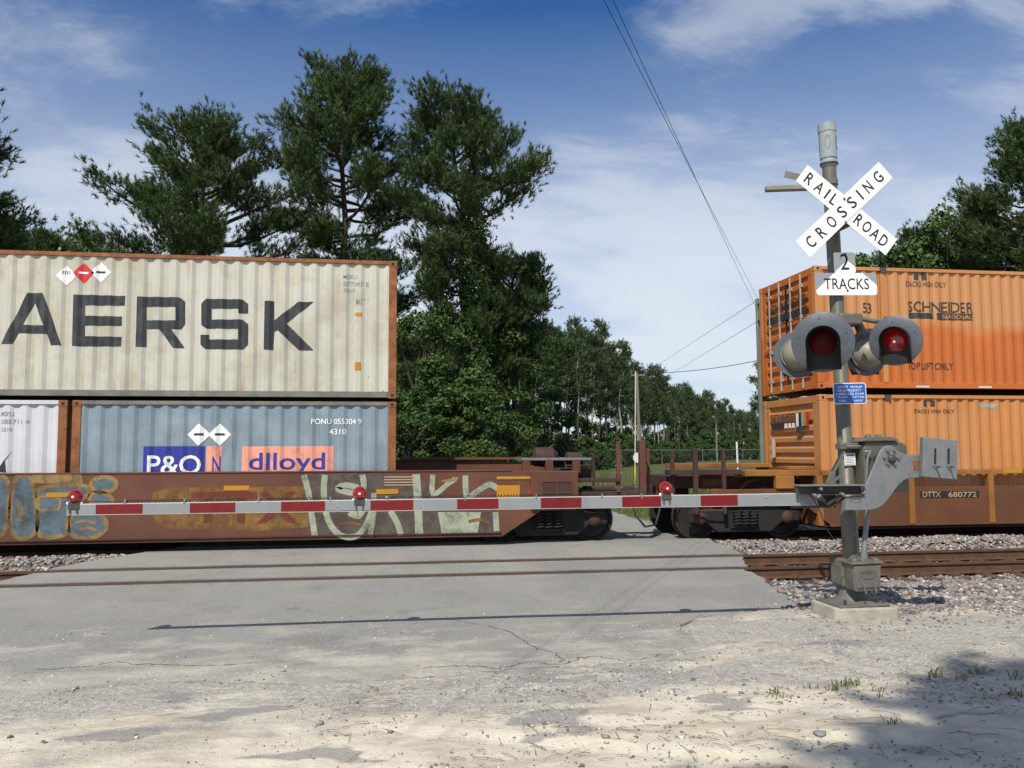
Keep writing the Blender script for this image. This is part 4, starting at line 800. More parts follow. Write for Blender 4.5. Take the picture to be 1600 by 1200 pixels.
# cast junction boxes on the pedestal
def jbox(px0, px1, py0, py1, Y, dep, words):
    a, b = mm(px0, py1, Y), mm(px1, py0, Y); t = (b.x-a.x)*.06
    bx = MB().prism([(a.x+t, a.z), (b.x-t, a.z), (b.x, b.z), (a.x, b.z)], Y, Y+dep).build('junction_box', 'cast_grey', sg, bevel=.02)
    MB().prism([(a.x+t*1.6, a.z+.035), (b.x-t*1.6, a.z+.035), (b.x-t*.5, b.z-.02), (a.x+t*.5, b.z-.02)], Y-.014, Y+.01).build('cover', 'cast_grey', bx, bevel=.012)
    MB().box((a.x-.015, Y-.03, b.z-.012), (b.x+.015, Y+dep, b.z+.012)).build('lid_lip', 'cast_grey', bx, bevel=.008)
    for k in (.32, .68): x = a.x+(b.x-a.x)*k; MB().tube([(x-.015, Y-.03, a.z+.10), (x+.012, Y-.035, a.z-.015)], .007, 6).build('latch', 'galv', bx)
    if words:
        w = b.x-a.x; text(words, 'dark_steel', bx, (a.x+w*.2, Y-.0165, b.z-.115), (w*.6, 0, 0), (0, 0, .035), .0)
        v, f, _ = ribbon([(a.x+w*.22, b.z-.125), (a.x+w*.35, b.z-.155), (a.x+w*.5, b.z-.163), (a.x+w*.65, b.z-.155), (a.x+w*.78, b.z-.125)], .006); decal('emblem', 'dark_steel', bx, v, f, (0, Y-.0165, 0), XAX, ZAX)
    return bx
jbox(1334, 1377, 879, 925, 8.31, .2, 'WABCO')
a = mm(1308, 915, 8.62); b = mm(1328, 876, 8.62)
lb = MB().box((a.x, 8.5, a.z), (b.x+.02, 8.76, b.z)).build('junction_box', 'cast_grey', sg, bevel=.03)
MB().lathe((a.x+.05, 8.48, b.z-.005), (0, 1, 0), [(0, .045), (.3, .045)], 12).build('hinge', 'cast_grey', lb, smooth=True)
for px in (1334, 1347, 1368): p = mm(px, 876, 8.36); MB().lathe(p, (0, -1, 0), [(-.05, .028), (.03, .028), (.035, .02)], 10).build('cap_bolt', 'cast_grey', ped, smooth=True)
p = mm(1350, 873, 8.42)
cyl('conduit', 'galv', sg, [mm(1350, 876, 8.42), mm(1351, 845, 8.42), mm(1356, 800, 8.45), mm(1358, 772, 8.5)], .027, 10)
cyl('conduit_fitting', 'galv', sg, [mm(1350, 878, 8.42), mm(1350, 866, 8.42), mm(1350, 865.5, 8.42), mm(1350, 860, 8.42)], [.04, .04, .032, .032], 10)
# clamp band and mechanism case beside the mast
cl_ = MB().lathe((MX, MY, mm(1330, 697, 8.5).z), (0, 0, 1), [(-.03, .098), (.03, .098)], 20).build('clamp_band', 'cast_grey', sg, smooth=True)
a = mm(1311, 697, 8.5); MB().box((a.x, 8.47, a.z-.035), (a.x+.22, 8.53, a.z+.035)).build('clamp_lug', 'cast_grey', cl_, bevel=.01)
MB().tube([(a.x+.05, 8.44, a.z), (a.x+.32, 8.44, a.z-.01)], .012, 8).build('clamp_bolt', 'galv', cl_)
a, b = mm(1352, 772, 8.45), mm(1413, 690, 8.45)
mech = MB().prism([(a.x-.02, a.z+.02), (b.x, a.z), (b.x, b.z-.05), (b.x-.10, b.z+.0), (a.x+.02, b.z+.0), (a.x-.02, b.z-.06)], 8.40, 8.86).build('gate_mechanism', 'mast_paint', sg, bevel=.02)
MB().prism([(a.x-.05, b.z+.002), (b.x-.12, b.z+.002), (b.x-.14, b.z+.02), (a.x+.28, b.z+.045), (a.x+.12, b.z+.045), (a.x-.02, b.z+.02)], 8.36, 8.88).build('cover_lid', 'cast_grey', mech, bevel=.006)
for x in (a.x+.1, a.x+.22): MB().lathe((x, 8.5, b.z+.04), (0, 0, 1), [(0, .035), (.03, .03), (.035, .01)], 10).build('lid_bolt', 'cast_grey', mech, smooth=True)
MB().tube([mm(1352, 706, 8.36), mm(1360, 705, 8.34), mm(1356, 715, 8.34), mm(1353, 760, 8.36)], .014, 8).build('lever', 'galv', mech, smooth=True)
# notice on the mast
a, b = mm(1320, 727, MY-.09), mm(1336, 708, MY-.09)
nt = MB().box((a.x, MY-.092, a.z), (b.x, MY-.086, b.z)).build('notice_label', 'sticker_white', sg)
text('DANGER', 'sign_black', nt, (a.x+.006, MY-.0935, b.z-.032), (b.x-a.x-.02, 0, 0), (0, 0, .024), .02)
for k in range(5): MB().box((a.x+.01, MY-.0938, b.z-.05-.017*k), (b.x-.012-.015*(k % 2), MY-.0926, b.z-.044-.017*k)).build('printed_line', 'paint_faint', nt)
# signs
def rbox(name, mat, par, x0, x1, z0, z1, y0, y1, r=.02, n=4):
    P_ = [(cx+r*math.cos(t), cz2+r*math.sin(t)) for cx, cz2, t0 in ((x1-r, z1-r, 0), (x0+r, z1-r, 90), (x0+r, z0+r, 180), (x1-r, z0+r, 270)) for t in [R(t0+90*k/n) for k in range(n+1)]]
    return MB().prism(P_, y0, y1).build(name, mat, par)
YSG = MY-.115
a, b = mm(1276, 460, YSG), mm(1369, 428, YSG); sgn = rbox('tracks_sign', 'sign_white', sg, a.x, b.x, a.z, b.z, YSG, YSG+.004, .035)
text('TRACKS', 'sign_black', sgn, (a.x+(b.x-a.x)*.13, YSG-.002, a.z+(b.z-a.z)*.26), ((b.x-a.x)*.74, 0, 0), (0, 0, (b.z-a.z)*.50), .004)
c, d = mm(1304, 427.2, YSG), mm(1335.5, 395, YSG); sg2 = rbox('number_sign', 'sign_white', sgn, c.x, d.x, b.z+.001, d.z, YSG, YSG+.004, .02)
text('2', 'sign_black', sgn, (c.x+(d.x-c.x)*.30, YSG-.002, b.z+.035), ((d.x-c.x)*.40, 0, 0), (0, 0, (d.z-b.z)*.78), .004)
for z in (a.z+.05, d.z-.02): MB().lathe(((a.x+b.x)/2+.005, YSG-.001, z), (0, -1, 0), [(0, .012), (.006, .012), (.009, .005)], 8).build('sign_bolt', 'dark_steel', sgn)
a, b = mm(1303, 631, YSG), mm(1352.5, 598.5, YSG); bs = rbox('emergency_sign', 'sign_white', sg, a.x, b.x, a.z, b.z, YSG, YSG+.004, .03)
rbox('blue_field', 'sign_blue', bs, a.x+.008, b.x-.008, a.z+.008, b.z-.008, YSG-.002, YSG+.001, .024)
for k, (s_, u0, u1) in enumerate((('REPORT   PROBLEM', .15, .88), ('OR EMERGENCY', .13, .85), ('1-800-232-0144', .09, .92), ('X-ING     637728J', .12, .92), ('CSX        HWY', .16, .88))):
    h = b.z-a.z; text(s_, 'sign_white', bs, (a.x+(b.x-a.x)*u0, YSG-.0035, b.z-h*(.245+.165*k)), ((b.x-a.x)*(u1-u0), 0, 0), (0, 0, h*.105), .0)
# crossbuck: two blades, the second laid over the first
LW = {'I': .16, 'L': .52, 'S': .62, 'C': .66, 'G': .70, 'O': .72, 'N': .66, 'A': .72, 'R': .64, 'D': .66}
def blade(p, q, y, words, wid=.222):
    p, q = Vector((p.x, 0, p.z)), Vector((q.x, 0, q.z)); u = (q-p).normalized(); v = Vector((-u.z, 0, u.x)); L = (q-p).length
    P_ = [(p-v*wid/2), (q-v*wid/2), (q+v*wid/2), (p+v*wid/2)]
    o = MB().prism([(w.x, w.z) for w in P_], y, y+.005).build('crossbuck_blade', 'sign_white', sg, bevel=.001)
    for s0, s1, wd_ in words:
        h = .128; tw = sum(LW[ch] for ch in wd_)*h; gap = ((s1-s0)*L-tw)/(len(wd_)-1); x = s0*L
        for ch in wd_:
            g_ = p+u*x-v*h/2; text(ch, 'sign_black', o, (g_.x, y-.002, g_.z), u*(LW[ch]*h), v*h, .012 if ch != 'I' else 0.0); x += LW[ch]*h+gap
    return o
YB = YSG-.265
b1 = blade(mm(1253.5, 267.5, YB), mm(1393.5, 387.5, YB), YB+.008, [(.05, .385, 'RAIL'), (.60, .945, 'ROAD')])
b2 = blade(mm(1254.5, 387.5, YB), mm(1384, 266.5, YB), YB, [(.06, .94, 'CROSSING')])
for px, py in ((1319, 310), (1321, 347)): MB().lathe(mm(px, py, YB-.001), (0, -1, 0), [(0, .016), (.008, .015), (.012, .006)], 8).build('blade_bolt', 'galv', b2)
for py in (318, 345): p = mm(1318, py, YB); MB().box((MX-.05, YB+.013, p.z-.025), (MX+.05, MY-.06, p.z+.025)).build('blade_bracket', 'dark_steel', sg)
for py in (412, 445, 603, 626): p = mm(1320, py, YSG); MB().box((MX-.03, YSG+.004, p.z-.015), (MX+.03, MY-.06, p.z+.015)).build('sign_bracket', 'dark_steel', sg)
cb_ = MB().lathe((MX, MY, mm(1303, 281, 8.5).z), (0, 0, 1), [(-.03, .085), (.03, .085)], 18).build('mast_collar', 'cast_grey', sg, smooth=True)
# two flat stays reaching back from the mast top
p = Vector((MX-.05, 8.66, mm(1300, 284, 8.6).z))
MB().bar(p, mm(1228, 271, 9.2), .04, .075).build('stay_bar', 'lamp_cream', sg, bevel=.005)
MB().bar(p-Vector((0, .06, .06)), mm(1196, 293, 8.75), .10, .05).build('stay_bar', 'lamp_cream', sg, bevel=.005)
# bell on the mast top
bz = mm(1301, 258, 8.6).z; tz = mm(1297, 194, 8.6).z; H = tz-bz
bell = MB().lathe((MX, MY, bz), (0, 0, 1), [(-.02, .078), (0, .086), (.02, .092), (.03, .092), (.035, .084), (.06, .082), (.07, .092), (H*.78, .092), (H*.79, .098), (H-.01, .098), (H, .085)], 24).build('bell', 'bell_grey', sg, smooth=True)
for a_ in (-120, -40, 60, 150):
    dx, dy = math.cos(R(a_)), math.sin(R(a_)); c = Vector((MX+dx*.0905, MY+dy*.0905, bz+H*.5)); tx = Vector((-dy, dx, 0))
    mb = MB(); ring = [c+tx*(.032*math.cos(t))*1.0+Vector((0, 0, .085*math.sin(t)))+Vector((dx, dy, 0))*(.0035-.0055*math.cos(t)**2) for t in np.linspace(0, 2*math.pi, 16, endpoint=False)]
    mb.raw(ring, [tuple(range(16))]); mb.build('sound_opening', 'lamp_cream' if a_ == -120 else 'dark_steel', bell)
MB().lathe((MX, MY, bz-.004), (0, 0, 1), [(0, .095), (.018, .095)], 24).build('bell_gasket', 'cable_black', bell, smooth=True)
# flashing lamps
def lamp(pos, dia, face, lit, hl=.27, lens_r=.150):
    f_ = Vector(face).normalized(); pos = Vector(pos); X_ = Vector((0, 0, 1)).cross(f_).normalized(); Z_ = f_.cross(X_)
    disc = MB(); disc._lathe(pos, f_, [(0, lens_r-.004), (.004, lens_r-.004), (.004, dia/2-.006), (-.001, dia/2), (-.008, dia/2-.004), (-.008, lens_r-.004), (0, lens_r-.004)], 48)
    d_ = disc.build('lamp', 'disc_grey', sg, smooth=True)
    MB()._lathe(pos, f_, [(-.012, lens_r+.03), (-.03, lens_r+.035), (-.10, lens_r+.02), (-.17, lens_r-.03), (-.20, lens_r-.09), (-.205, .001)], 32).build('housing', 'lamp_cream', d_, smooth=True)
    MB()._lathe(pos, f_, [(-.026, lens_r+.036), (-.026, lens_r+.046), (-.045, lens_r+.046), (-.045, lens_r+.036)], 32).build('housing_rim', 'lamp_cream', d_, smooth=True)
    MB()._lathe(pos, f_, [(-.02, lens_r-.006), (.012, lens_r-.02), (.03, lens_r*.6), (.038, .001)], 32).build('lens', 'red_lens_lit' if lit else 'red_lens', d_, smooth=True)
    if lit: MB().lathe(pos+f_*.036-X_*.01-Z_*.01, f_, [(0, .012), (.003, .009)], 10).build('bright_spot', 'lamp_filament', d_)
    mb = MB(); rr0 = lens_r+.010; low = dia/2*.93
    path = [(-rr0, z) for z in np.linspace(-low, 0, 7)[:-1]]+[(-rr0*math.cos(t), rr0*math.sin(t)) for t in np.linspace(0, math.pi, 21)]+[(rr0, z) for z in np.linspace(0, -low, 7)[1:]]
    k = len(path)
    for sc in (1.0, .965):
        mb.v += [tuple(pos+f_*d+X_*(x*sc)+Z_*(z*sc if z > 0 else z)) for x, z in path for d in (.004, .05+(hl-.05)*((z+low)/(low+rr0))**.8)]
    for s_ in (0, 1): mb.f += [(s_*2*k+2*i, s_*2*k+2*i+2, s_*2*k+2*i+3, s_*2*k+2*i+1) for i in range(k-1)]
    mb.f += [(2*i+1, 2*i+3, 2*k+2*i+3, 2*k+2*i+1) for i in range(k-1)]
    mb.build('hood', 'glare_black', d_, smooth=True)
    MB().raw([pos+f_*.0065+X_*(x*.965)+Z_*z for x, z in path], [tuple(range(k))]).build('hood_black_fill', 'glare_black', d_)  # flat black sheet filling the hood outline just off the disc
    for a in (20, 95, 165, 285): q = pos+f_*.004+X_*(math.cos(R(a))*(dia/2-.06))+Z_*(math.sin(R(a))*(dia/2-.06)); MB().lathe(q, f_, [(0, .008), (.006, .006)], 6).build('screw', 'dark_steel', d_)
    return d_
pL, pR, qL, qR = mm(1285.5, 533, 8.12), mm(1399.5, 533.5, 8.16), mm(1246, 553, 8.92), mm(1352, 555, 8.98)
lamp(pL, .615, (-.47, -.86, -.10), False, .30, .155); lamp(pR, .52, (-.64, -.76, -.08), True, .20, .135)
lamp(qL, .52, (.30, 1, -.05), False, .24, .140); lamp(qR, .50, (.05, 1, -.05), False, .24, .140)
a, b = mm(1318, 507, 8.42), mm(1349, 489.5, 8.42)
xb_ = MB().box((a.x-.03, 8.42, a.z), (b.x, 8.72, b.z)).build('crossarm_box', 'cast_grey', sg, bevel=.02)
for tgt, bx_ in ((pL, 1320), (pR, 1347), (qL, 1320), (qR, 1340)):
    s_ = -1 if tgt.y < 8.6 else 1; s0 = mm(bx_, 499, 8.55 if s_ < 0 else 8.65); e = tgt+Vector((0, .12*-s_, .24)); m2 = (s0+e)/2; m2.z = e.z
    MB().tube([s0, m2, e, tgt+Vector((0, -s_*.12, .12))], .026, 10).build('lamp_arm', 'cast_grey', sg, smooth=True)
    MB().lathe(e+Vector((0, 0, .0)), (0, 0, -1), [(-.03, .036), (.05, .036)], 10).build('arm_elbow', 'cast_grey', sg, smooth=True)
MB().tube([mm(1338, 507, 8.5), mm(1343, 520, 8.5), mm(1338, 530, 8.52)], .03, 8).build('cable_loop', 'cable_black', sg, smooth=True)

# the lowered gate: striped arm, lights, fork with counterweight
YA = 8.27
ga = thing('crossing_gate_arm', (4.9, YA, 1.25), 'lowered red and white striped crossing gate arm with counterweight', 'gate arm')
def ax2(px): return at(px, 790, YA).x
zc_t, zc_b = lambda x: 1.253+(x+2.78)*.0012, None
def half(x): return .050+.0017*(x+2.78)
def arm_piece(name, mat, x0, x1, y0, y1, g=0.0, par=ga):
    mb = MB(); v = [(x, y, zc_t(x)+s*(half(x)-g)) for x in (x0, x1) for y in (y0, y1) for s in (-1, 1)]
    mb.raw(v, [(0, 1, 3, 2), (4, 6, 7, 5), (0, 4, 5, 1), (2, 3, 7, 6), (0, 2, 6, 4), (1, 5, 7, 3)]); return mb.build(name, mat, par)
xt, xe = at(104, 800, YA).x, ax2(1278)
beam = arm_piece('arm_beam', 'arm_edge', xt, xe, YA, YA+.045)
st = [xt, ax2(150), ax2(223.2), ax2(296.8), ax2(368), ax2(439.2), ax2(508), ax2(578), ax2(646), ax2(714), ax2(779), ax2(844.8), ax2(908.8), ax2(972), ax2(1033), ax2(1094.8), ax2(1153), xe]
for k in range(len(st)-1): arm_piece('red_stripe' if k % 2 else 'white_stripe', 'arm_red' if k % 2 else 'arm_white', st[k]+.001, st[k+1]-.001, YA-.0025, YA-.0003, .007)
MB().box((ax2(508.5), YA-.006, zc_t(0)-.043), (ax2(579), YA-.0028, zc_t(0)+.043)).build('splice_plate', 'arm_white', ga)
for px, py in ((1197, 777), (1197, 789), (1244, 776), (1244, 789), (1268, 777), (1268, 789), (527, 791), (604, 777)): MB().lathe(at(px, py, YA-.003), (0, -1, 0), [(0, .011), (.006, .010), (.010, .004)], 8).build('arm_bolt', 'lock_rod', ga)
for px, py in ((117, 776), (562, 771), (1040, 763)):
    c = at(px, py, YA+.02); al = MB().box((c.x-.05, YA-.012, c.z-.115), (c.x+.05, YA+.055, c.z-.045)).build('arm_light', 'dark_steel', ga, bevel=.008)
    MB()._lathe(c, Vector((0, -1, 0)), [(-.055, .001), (-.05, .04), (-.02, .062), (.02, .062), (.05, .04), (.055, .001)], 20).build('lens', 'red_lens_lit', al, smooth=True)
    MB()._lathe(c, Vector((0, 1, 0)), [(-.006, .0625), (-.006, .067), (.006, .067), (.006, .0625)], 20).build('lens_ring', 'paint_red', al, smooth=True)
    for s in (-1, 1): MB().lathe((c.x+s*.05, YA+.02, c.z-.06), (s, 0, 0), [(0, .014), (.016, .012)], 8).build('terminal', 'sign_white', al); MB().box((c.x+s*.03-.006, YA-.016, c.z-.15), (c.x+s*.03+.006, YA-.010, c.z-.10)).build('bracket_foot', 'dark_steel', al)
    MB().lathe(c+Vector((0, -.058, 0)), (0, -1, 0), [(0, .010), (.002, .008)], 8).build('bright_spot', 'lamp_filament', al)
# wire along the top: straight near the lights, coiled between
def wire(x0, x1, coil, amp=.012, per=.03):
    n = int((x1-x0)/per*6) if coil else 8; xs = np.linspace(x0, x1, max(n, 3))
    return [(x, YA+.02+(amp*math.sin(2*math.pi*(x-x0)/per) if coil else 0), zc_t(x)+half(x)+.016+(amp*math.cos(2*math.pi*(x-x0)/per) if coil else .004*math.sin(9*x))) for x in xs]
for a_, b_, cc in ((130, 196, 0), (196, 496, 1), (496, 548, 0), (576, 612, 0), (612, 990, 1), (990, 1030, 0)): MB().tube(wire(ax2(a_), ax2(b_), cc), .0042, 4).build('power_wire', 'cable_black', ga)
for px in (195, 288, 404, 516, 605, 726, 838, 941, 1003): MB().box((ax2(px)-.008, YA-.004, zc_t(0)+.035), (ax2(px)+.008, YA+.03, zc_t(0)+.085)).build('wire_clip', 'galv', ga)
z7 = lambda a, b: (1240+a*.175, 660+b*.175)
def plate(name, mat, pts, y0, y1, par=ga, bevel=.006, fx=z7):
    w = [at(*fx(a, b), y0) for a, b in pts]; return MB().prism([(q.x, q.z) for q in w], y0, y1).build(name, mat, par, bevel=bevel)
fork = [(800, 222), (835, 208), (870, 206), (905, 222), (940, 258), (1000, 285), (1152, 292), (1152, 490), (1035, 498), (985, 520), (930, 570), (890, 625), (845, 690), (800, 738), (750, 768), (690, 785), (465, 787), (463, 662), (622, 656), (628, 600), (770, 262)]
pf = plate('fork_plate', 'galv', fork, 8.14, 8.165, bevel=.008)
w = at(*z7(555, 690), 8.139); text('WABCO', 'dark_steel', pf, (w.x-.05, 8.1385, w.z-.005), (.10, 0, 0), (0, 0, .022))
v, f, _ = ribbon([(w.x+.058*math.cos(t), w.z+.032*math.sin(t)) for t in np.linspace(0, 2*math.pi, 12, endpoint=False)], .004, True, 3); decal('emblem', 'dark_steel', pf, v, f, (0, 8.1385, 0), XAX, ZAX)
for a_, b_ in ((838, 255), (898, 255), (805, 312), (930, 318), (840, 372), (900, 375)): MB().lathe(at(*z7(a_, b_), 8.139), (0, -1, 0), [(0, .017), (.02, .017), (.022, .012)], 6).build('fork_bolt', 'cast_grey', pf)
MB().lathe(at(*z7(875, 325), 8.139), (0, -1, 0), [(-.28, .05), (.012, .045), (.03, .03), (.032, .02)], 14).build('pivot_shaft', 'dark_steel', pf, smooth=True)
pb = plate('fork_plate', 'galv', [(285, 560), (345, 425), (430, 262), (470, 240), (640, 230), (640, 560)], 8.90, 8.925)
MB().box((at(*z7(1012, 400), 8.14).x, 8.165, at(*z7(1000, 470), 8.14).z), (at(*z7(1160, 400), 8.14).x, 8.90, at(*z7(1000, 450), 8.14).z)).build('cross_tie', 'cast_grey', ga)
rust_p = plate('worn_patch', 'container_rust', [(1062, 345), (1135, 340), (1135, 425), (1075, 430)], 8.1372, 8.1386, bevel=0)
cw = plate('counterweight', 'galv', [(1158, 130), (1470, 162), (1460, 510), (1150, 485)], 8.06, 8.12, bevel=.006)
plate('counterweight', 'galv', [(1160, 135), (1465, 165), (1455, 505), (1152, 482)], 8.93, 8.99, bevel=.006)
for a_, t_ in ((1266, (1337, 377)), (1386, (1456, 398))):
    plate('slot', 'under_black', [(a_-9, 232), (a_+9, 232), (a_+7, 385), (a_-11, 385)], 8.0572, 8.0598, cw, 0)
    c = at(*z7(a_, 392), 8.06); MB().tube([c, c+Vector((0, -.10, 0))], .011, 8).build('stud', 'galv', cw); MB().lathe(c, (0, -1, 0), [(0, .026), (.014, .026)], 6).build('nut', 'galv', cw)
# arm bracket: channel, straps and bolts between the arm and the fork
a, b = at(1249, 773, 8.14), at(1350, 758, 8.14)
ch = MB().box((a.x, 8.10, b.z-.006), (b.x, 8.34, b.z+.006)).build('arm_bracket', 'galv', ga, bevel=.003)
MB().box((a.x, 8.20, a.z), (b.x, 8.215, b.z-.006)).build('channel_web', 'dark_steel', ch); MB().box((a.x+.15, 8.11, a.z-.004), (b.x, 8.34, a.z)).build('channel_flange', 'dark_steel', ch)  # dark web: the shade inside the open channel is put into its colour
MB().box((a.x-.0, 8.31, 1.17), (4.62, 8.33, 1.34)).build('arm_shoe', 'dark_steel', ch)
for p, q, w_ in (((300, 555), (452, 262), .022), ((320, 552), (425, 470), .022), ((180, 600), (290, 720), .03), ((300, 730), (437, 640), .03), ((335, 760), (452, 672), .02), ((205, 640), (250, 690), .05)):
    MB().bar(at(*z7(*p), 8.22), at(*z7(*q), 8.25), w_, .02, (0, 1, 0)).build('strap', 'mast_paint', ch)
for p in ((245, 595), (437, 640), (190, 650), (215, 665), (232, 655)): MB().lathe(at(*z7(*p), 8.10), (0, -1, 0), [(-.04, .016), (.012, .016), (.016, .008)], 8).build('strap_bolt', 'galv', ch)
MB().tube([at(x, y, 8.2) for x, y in ((1266, 772), (1274, 785), (1283, 803), (1291, 826), (1302, 841), (1314, 846), (1324, 845), (1336, 834), (1346, 815))], .005, 5).build('hanging_wire', 'cable_black', ga, smooth=True)

# ------------------------------------------------------------------ trees and undergrowth
def unit(a): return a/np.maximum(np.linalg.norm(a, axis=-1, keepdims=True), 1e-9)
def brushes(P, D, L, nn, nl, w, r):
    """bottle-brush shoots: needles round a short twig. P base, D direction, L length of twig, nl needle length"""
    n = len(P); D = unit(D); A = unit(np.cross(D, unit(r.normal(size=(n, 3))))); B = np.cross(D, A)
    t = r.random((n, nn, 1))**.7; ph = r.uniform(0, 6.283, (n, nn, 1)); op = r.uniform(.35, 1.0, (n, nn, 1))
    rad = A[:, None]*np.cos(ph)+B[:, None]*np.sin(ph); d = unit(D[:, None]*(1.05-op*.55+t*.5)+rad*op)
    base = P[:, None]+D[:, None]*(t*L[:, None, None]); tip = base+d*(nl*r.uniform(.75, 1.15, (n, nn, 1)))
    sd = unit(np.cross(d, r.normal(size=(n, nn, 3))))*w*.5
    V = np.stack([base-sd, base+sd, tip], 2).reshape(-1, 3); T = np.arange(len(V)).reshape(-1, 3)
    tint = np.repeat(np.clip(r.normal(.45, .22, n)[:, None]+r.normal(0, .12, (n, nn)), 0, 1).ravel(), 3)
    return V, T, tint
def pine(seed, H, base, rad, nb, nn=16, nl=.26, w=.03, twigs=7, per=4, bow=.0, mat='needles', bark='bark', tr=.22, gaps=.12, shape=None, tw=1.0, lean=(0, 0)):
    """meshes of one pine: trunk with limbs, and crown"""
    r = np.random.default_rng(seed); mb = MB()
    tp = lambda z: Vector((bow*math.sin(z/H*2.6)+lean[0]*z/H+.15*math.sin(z*.9+seed), lean[1]*z/H+.12*math.sin(z*.7+seed*2), z))
    zs = np.linspace(-.3, H*.985, 14); mb.tube([tp(z) for z in zs], [tr*(1-.9*max(0, z)/H)+.012 for z in zs], 8, False)
    PP = []; DD = []
    for i in range(nb):
        if r.random() < gaps: continue
        u = (i+.5)/nb; z0 = base+(H-base)*u**.9; az = i*2.39996+r.normal(0, .35)
        prof = shape(u) if shape else (math.sin(math.pi*min(1, .28+u*.72))**.7)*(1 if u < .75 else 1-.55*(u-.75)/.25)
        L = rad*prof*r.uniform(.6, 1.18)
        rise = -.12+1.05*u**1.6+r.normal(0, .12); hd = Vector((math.cos(az), math.sin(az), 0)); p = tp(z0); pts = [p.copy()]
        for k in range(1, 6):
            s = k/5; sl = rise+.55*(s-.35)+r.normal(0, .10); az += r.normal(0, .12); hd = Vector((math.cos(az), math.sin(az), 0))
            p = p+(hd+Vector((0, 0, sl))).normalized()*(L/5); pts.append(p.copy())
        mb.tube(pts, [max(.012, .022+.020*L*(1-k/5.2)) for k in range(6)], 4, False)
        nt = max(3, int(twigs*(.45+L/rad)))
        for j in range(nt):
            s = .34+.66*(j+r.random()*.8)/nt; q = min(4, int(s*5)); f_ = s*5-q; b0 = pts[q].lerp(pts[q+1], min(1, f_))
            sd = hd.cross(Vector((0, 0, 1)))*r.choice((-1, 1)); d = (hd*r.uniform(.2, .9)+sd*r.uniform(.1, .9)*(1.1-s*.6)+Vector((0, 0, r.uniform(.05, .7)))).normalized()
            tl = r.uniform(.5, 1.35)*tw*(1.25-.5*s); e = b0+d*tl
            mb.tube([b0, e], [.014, .006], 3, False)
            for m_ in range(per):
                c = b0+d*tl*(.30+.70*(m_+1)/per)+Vector((r.normal(0, .23), r.normal(0, .23), r.normal(.03, .17)))*tw; PP.append(c); dd = d*.7+Vector((r.normal(0, .45), r.normal(0, .45), r.uniform(.2, 1.1))); DD.append(dd)
    for m_ in range(10): PP.append(tp(H*.985)+Vector((r.normal(0, .15), r.normal(0, .15), r.uniform(-.5, .2)))); DD.append(Vector((r.normal(0, .4), r.normal(0, .4), 1)))
    PP = np.array(PP); DD = np.array(DD); V, T, tint = brushes(PP, DD, r.uniform(.14, .36, len(PP))*tw, nn, nl, w, r)
    tm = mb.mesh('trunk'); tm.materials.append(MATS[bark]); tm.shade_smooth(); cm = np_mesh('crown', V, T, tint); cm.materials.append(MATS[mat]); return tm, cm
def leafy(seed, n, H, rad, size, base=0.0, clumps=60, mat='leaves', bark='bark', tall=.5, stem=True):
    """meshes of a broad-leaved tree or bush: stems, and leaves gathered in clumps"""
    r = np.random.default_rng(seed); mb = MB()
    a = r.uniform(0, 6.283, clumps); u = r.random(clumps); zc = base+(H-base)*(.06+.94*u**.8)
    prof = np.sin(np.pi*np.clip(.16+.80*u**.9, 0, 1))**.55; rr = rad*prof*np.sqrt(r.uniform(.15, 1, clumps))
    C = np.stack([np.cos(a)*rr, np.sin(a)*rr, zc], 1); cs = r.uniform(.28, .62, clumps)*rad*tall
    idx = r.integers(0, clumps, n); g = r.normal(size=(n, 3)); g = unit(g)*(r.random((n, 1))**.45); P = C[idx]+g*cs[idx][:, None]*np.array([1, 1, .75]); P[:, 2] = np.maximum(P[:, 2], .05)
    nrm = unit(g*.8+r.normal(size=(n, 3))*.6+np.array([0, 0, .5])); A = unit(np.cross(nrm, r.normal(size=(n, 3)))); B = np.cross(nrm, A); s = (size*r.uniform(.6, 1.25, n))[:, None]
    V = np.stack([P-A*s*.5, P+B*s*.32, P+A*s*.5, P-B*s*.32], 1).reshape(-1, 3); T = np.arange(len(V)).reshape(-1, 4)
    tint = np.repeat(np.clip(r.normal(.42, .18, clumps)[idx]+r.normal(0, .14, n), 0, 1), 4)
    if stem:
        top = H*.8; mb.tube([(0, 0, -.3), (.05*H*.3, 0, top*.35), (-.02*H, .02*H, top*.7), (0, 0, top)], [.03*H*.5+.03, .022*H*.5+.02, .012*H*.5+.01, .01], 7, False)
        for k in range(0, clumps, 3): c = Vector(C[k]); z = max(.2, c.z*.55); mb.tube([(0, 0, z), (c.x*.5, c.y*.5, (z+c.z)/2+.1), c], [.03+.006*H, .02+.003*H, .008], 4, False)
        tm = mb.mesh('trunk'); tm.materials.append(MATS[bark])
    else: tm = None
    cm = np_mesh('crown', V, T, tint, 4); cm.materials.append(MATS[mat]); return tm, cm
def plant(name, meshes, loc, label, cat, group=None, rz=0.0, sc=1.0, sz=None, crown='crown', stem='trunk'):
    o = thing(name, loc, label, cat, group); o.rotation_euler = (0, 0, rz); o.scale = (sc, sc, sz or sc)
    for nm, me in ((stem, meshes[0]), (crown, meshes[1])):
        if me is None: continue
        c = bpy.data.objects.new(nm, me); col.objects.link(c); c.parent = o
    return o
def hgt(px, py, Y): return at(px, py, Y).z
def gpos(px, Y, z=-.05): return Vector((at(px, 707, Y).x, Y, z))

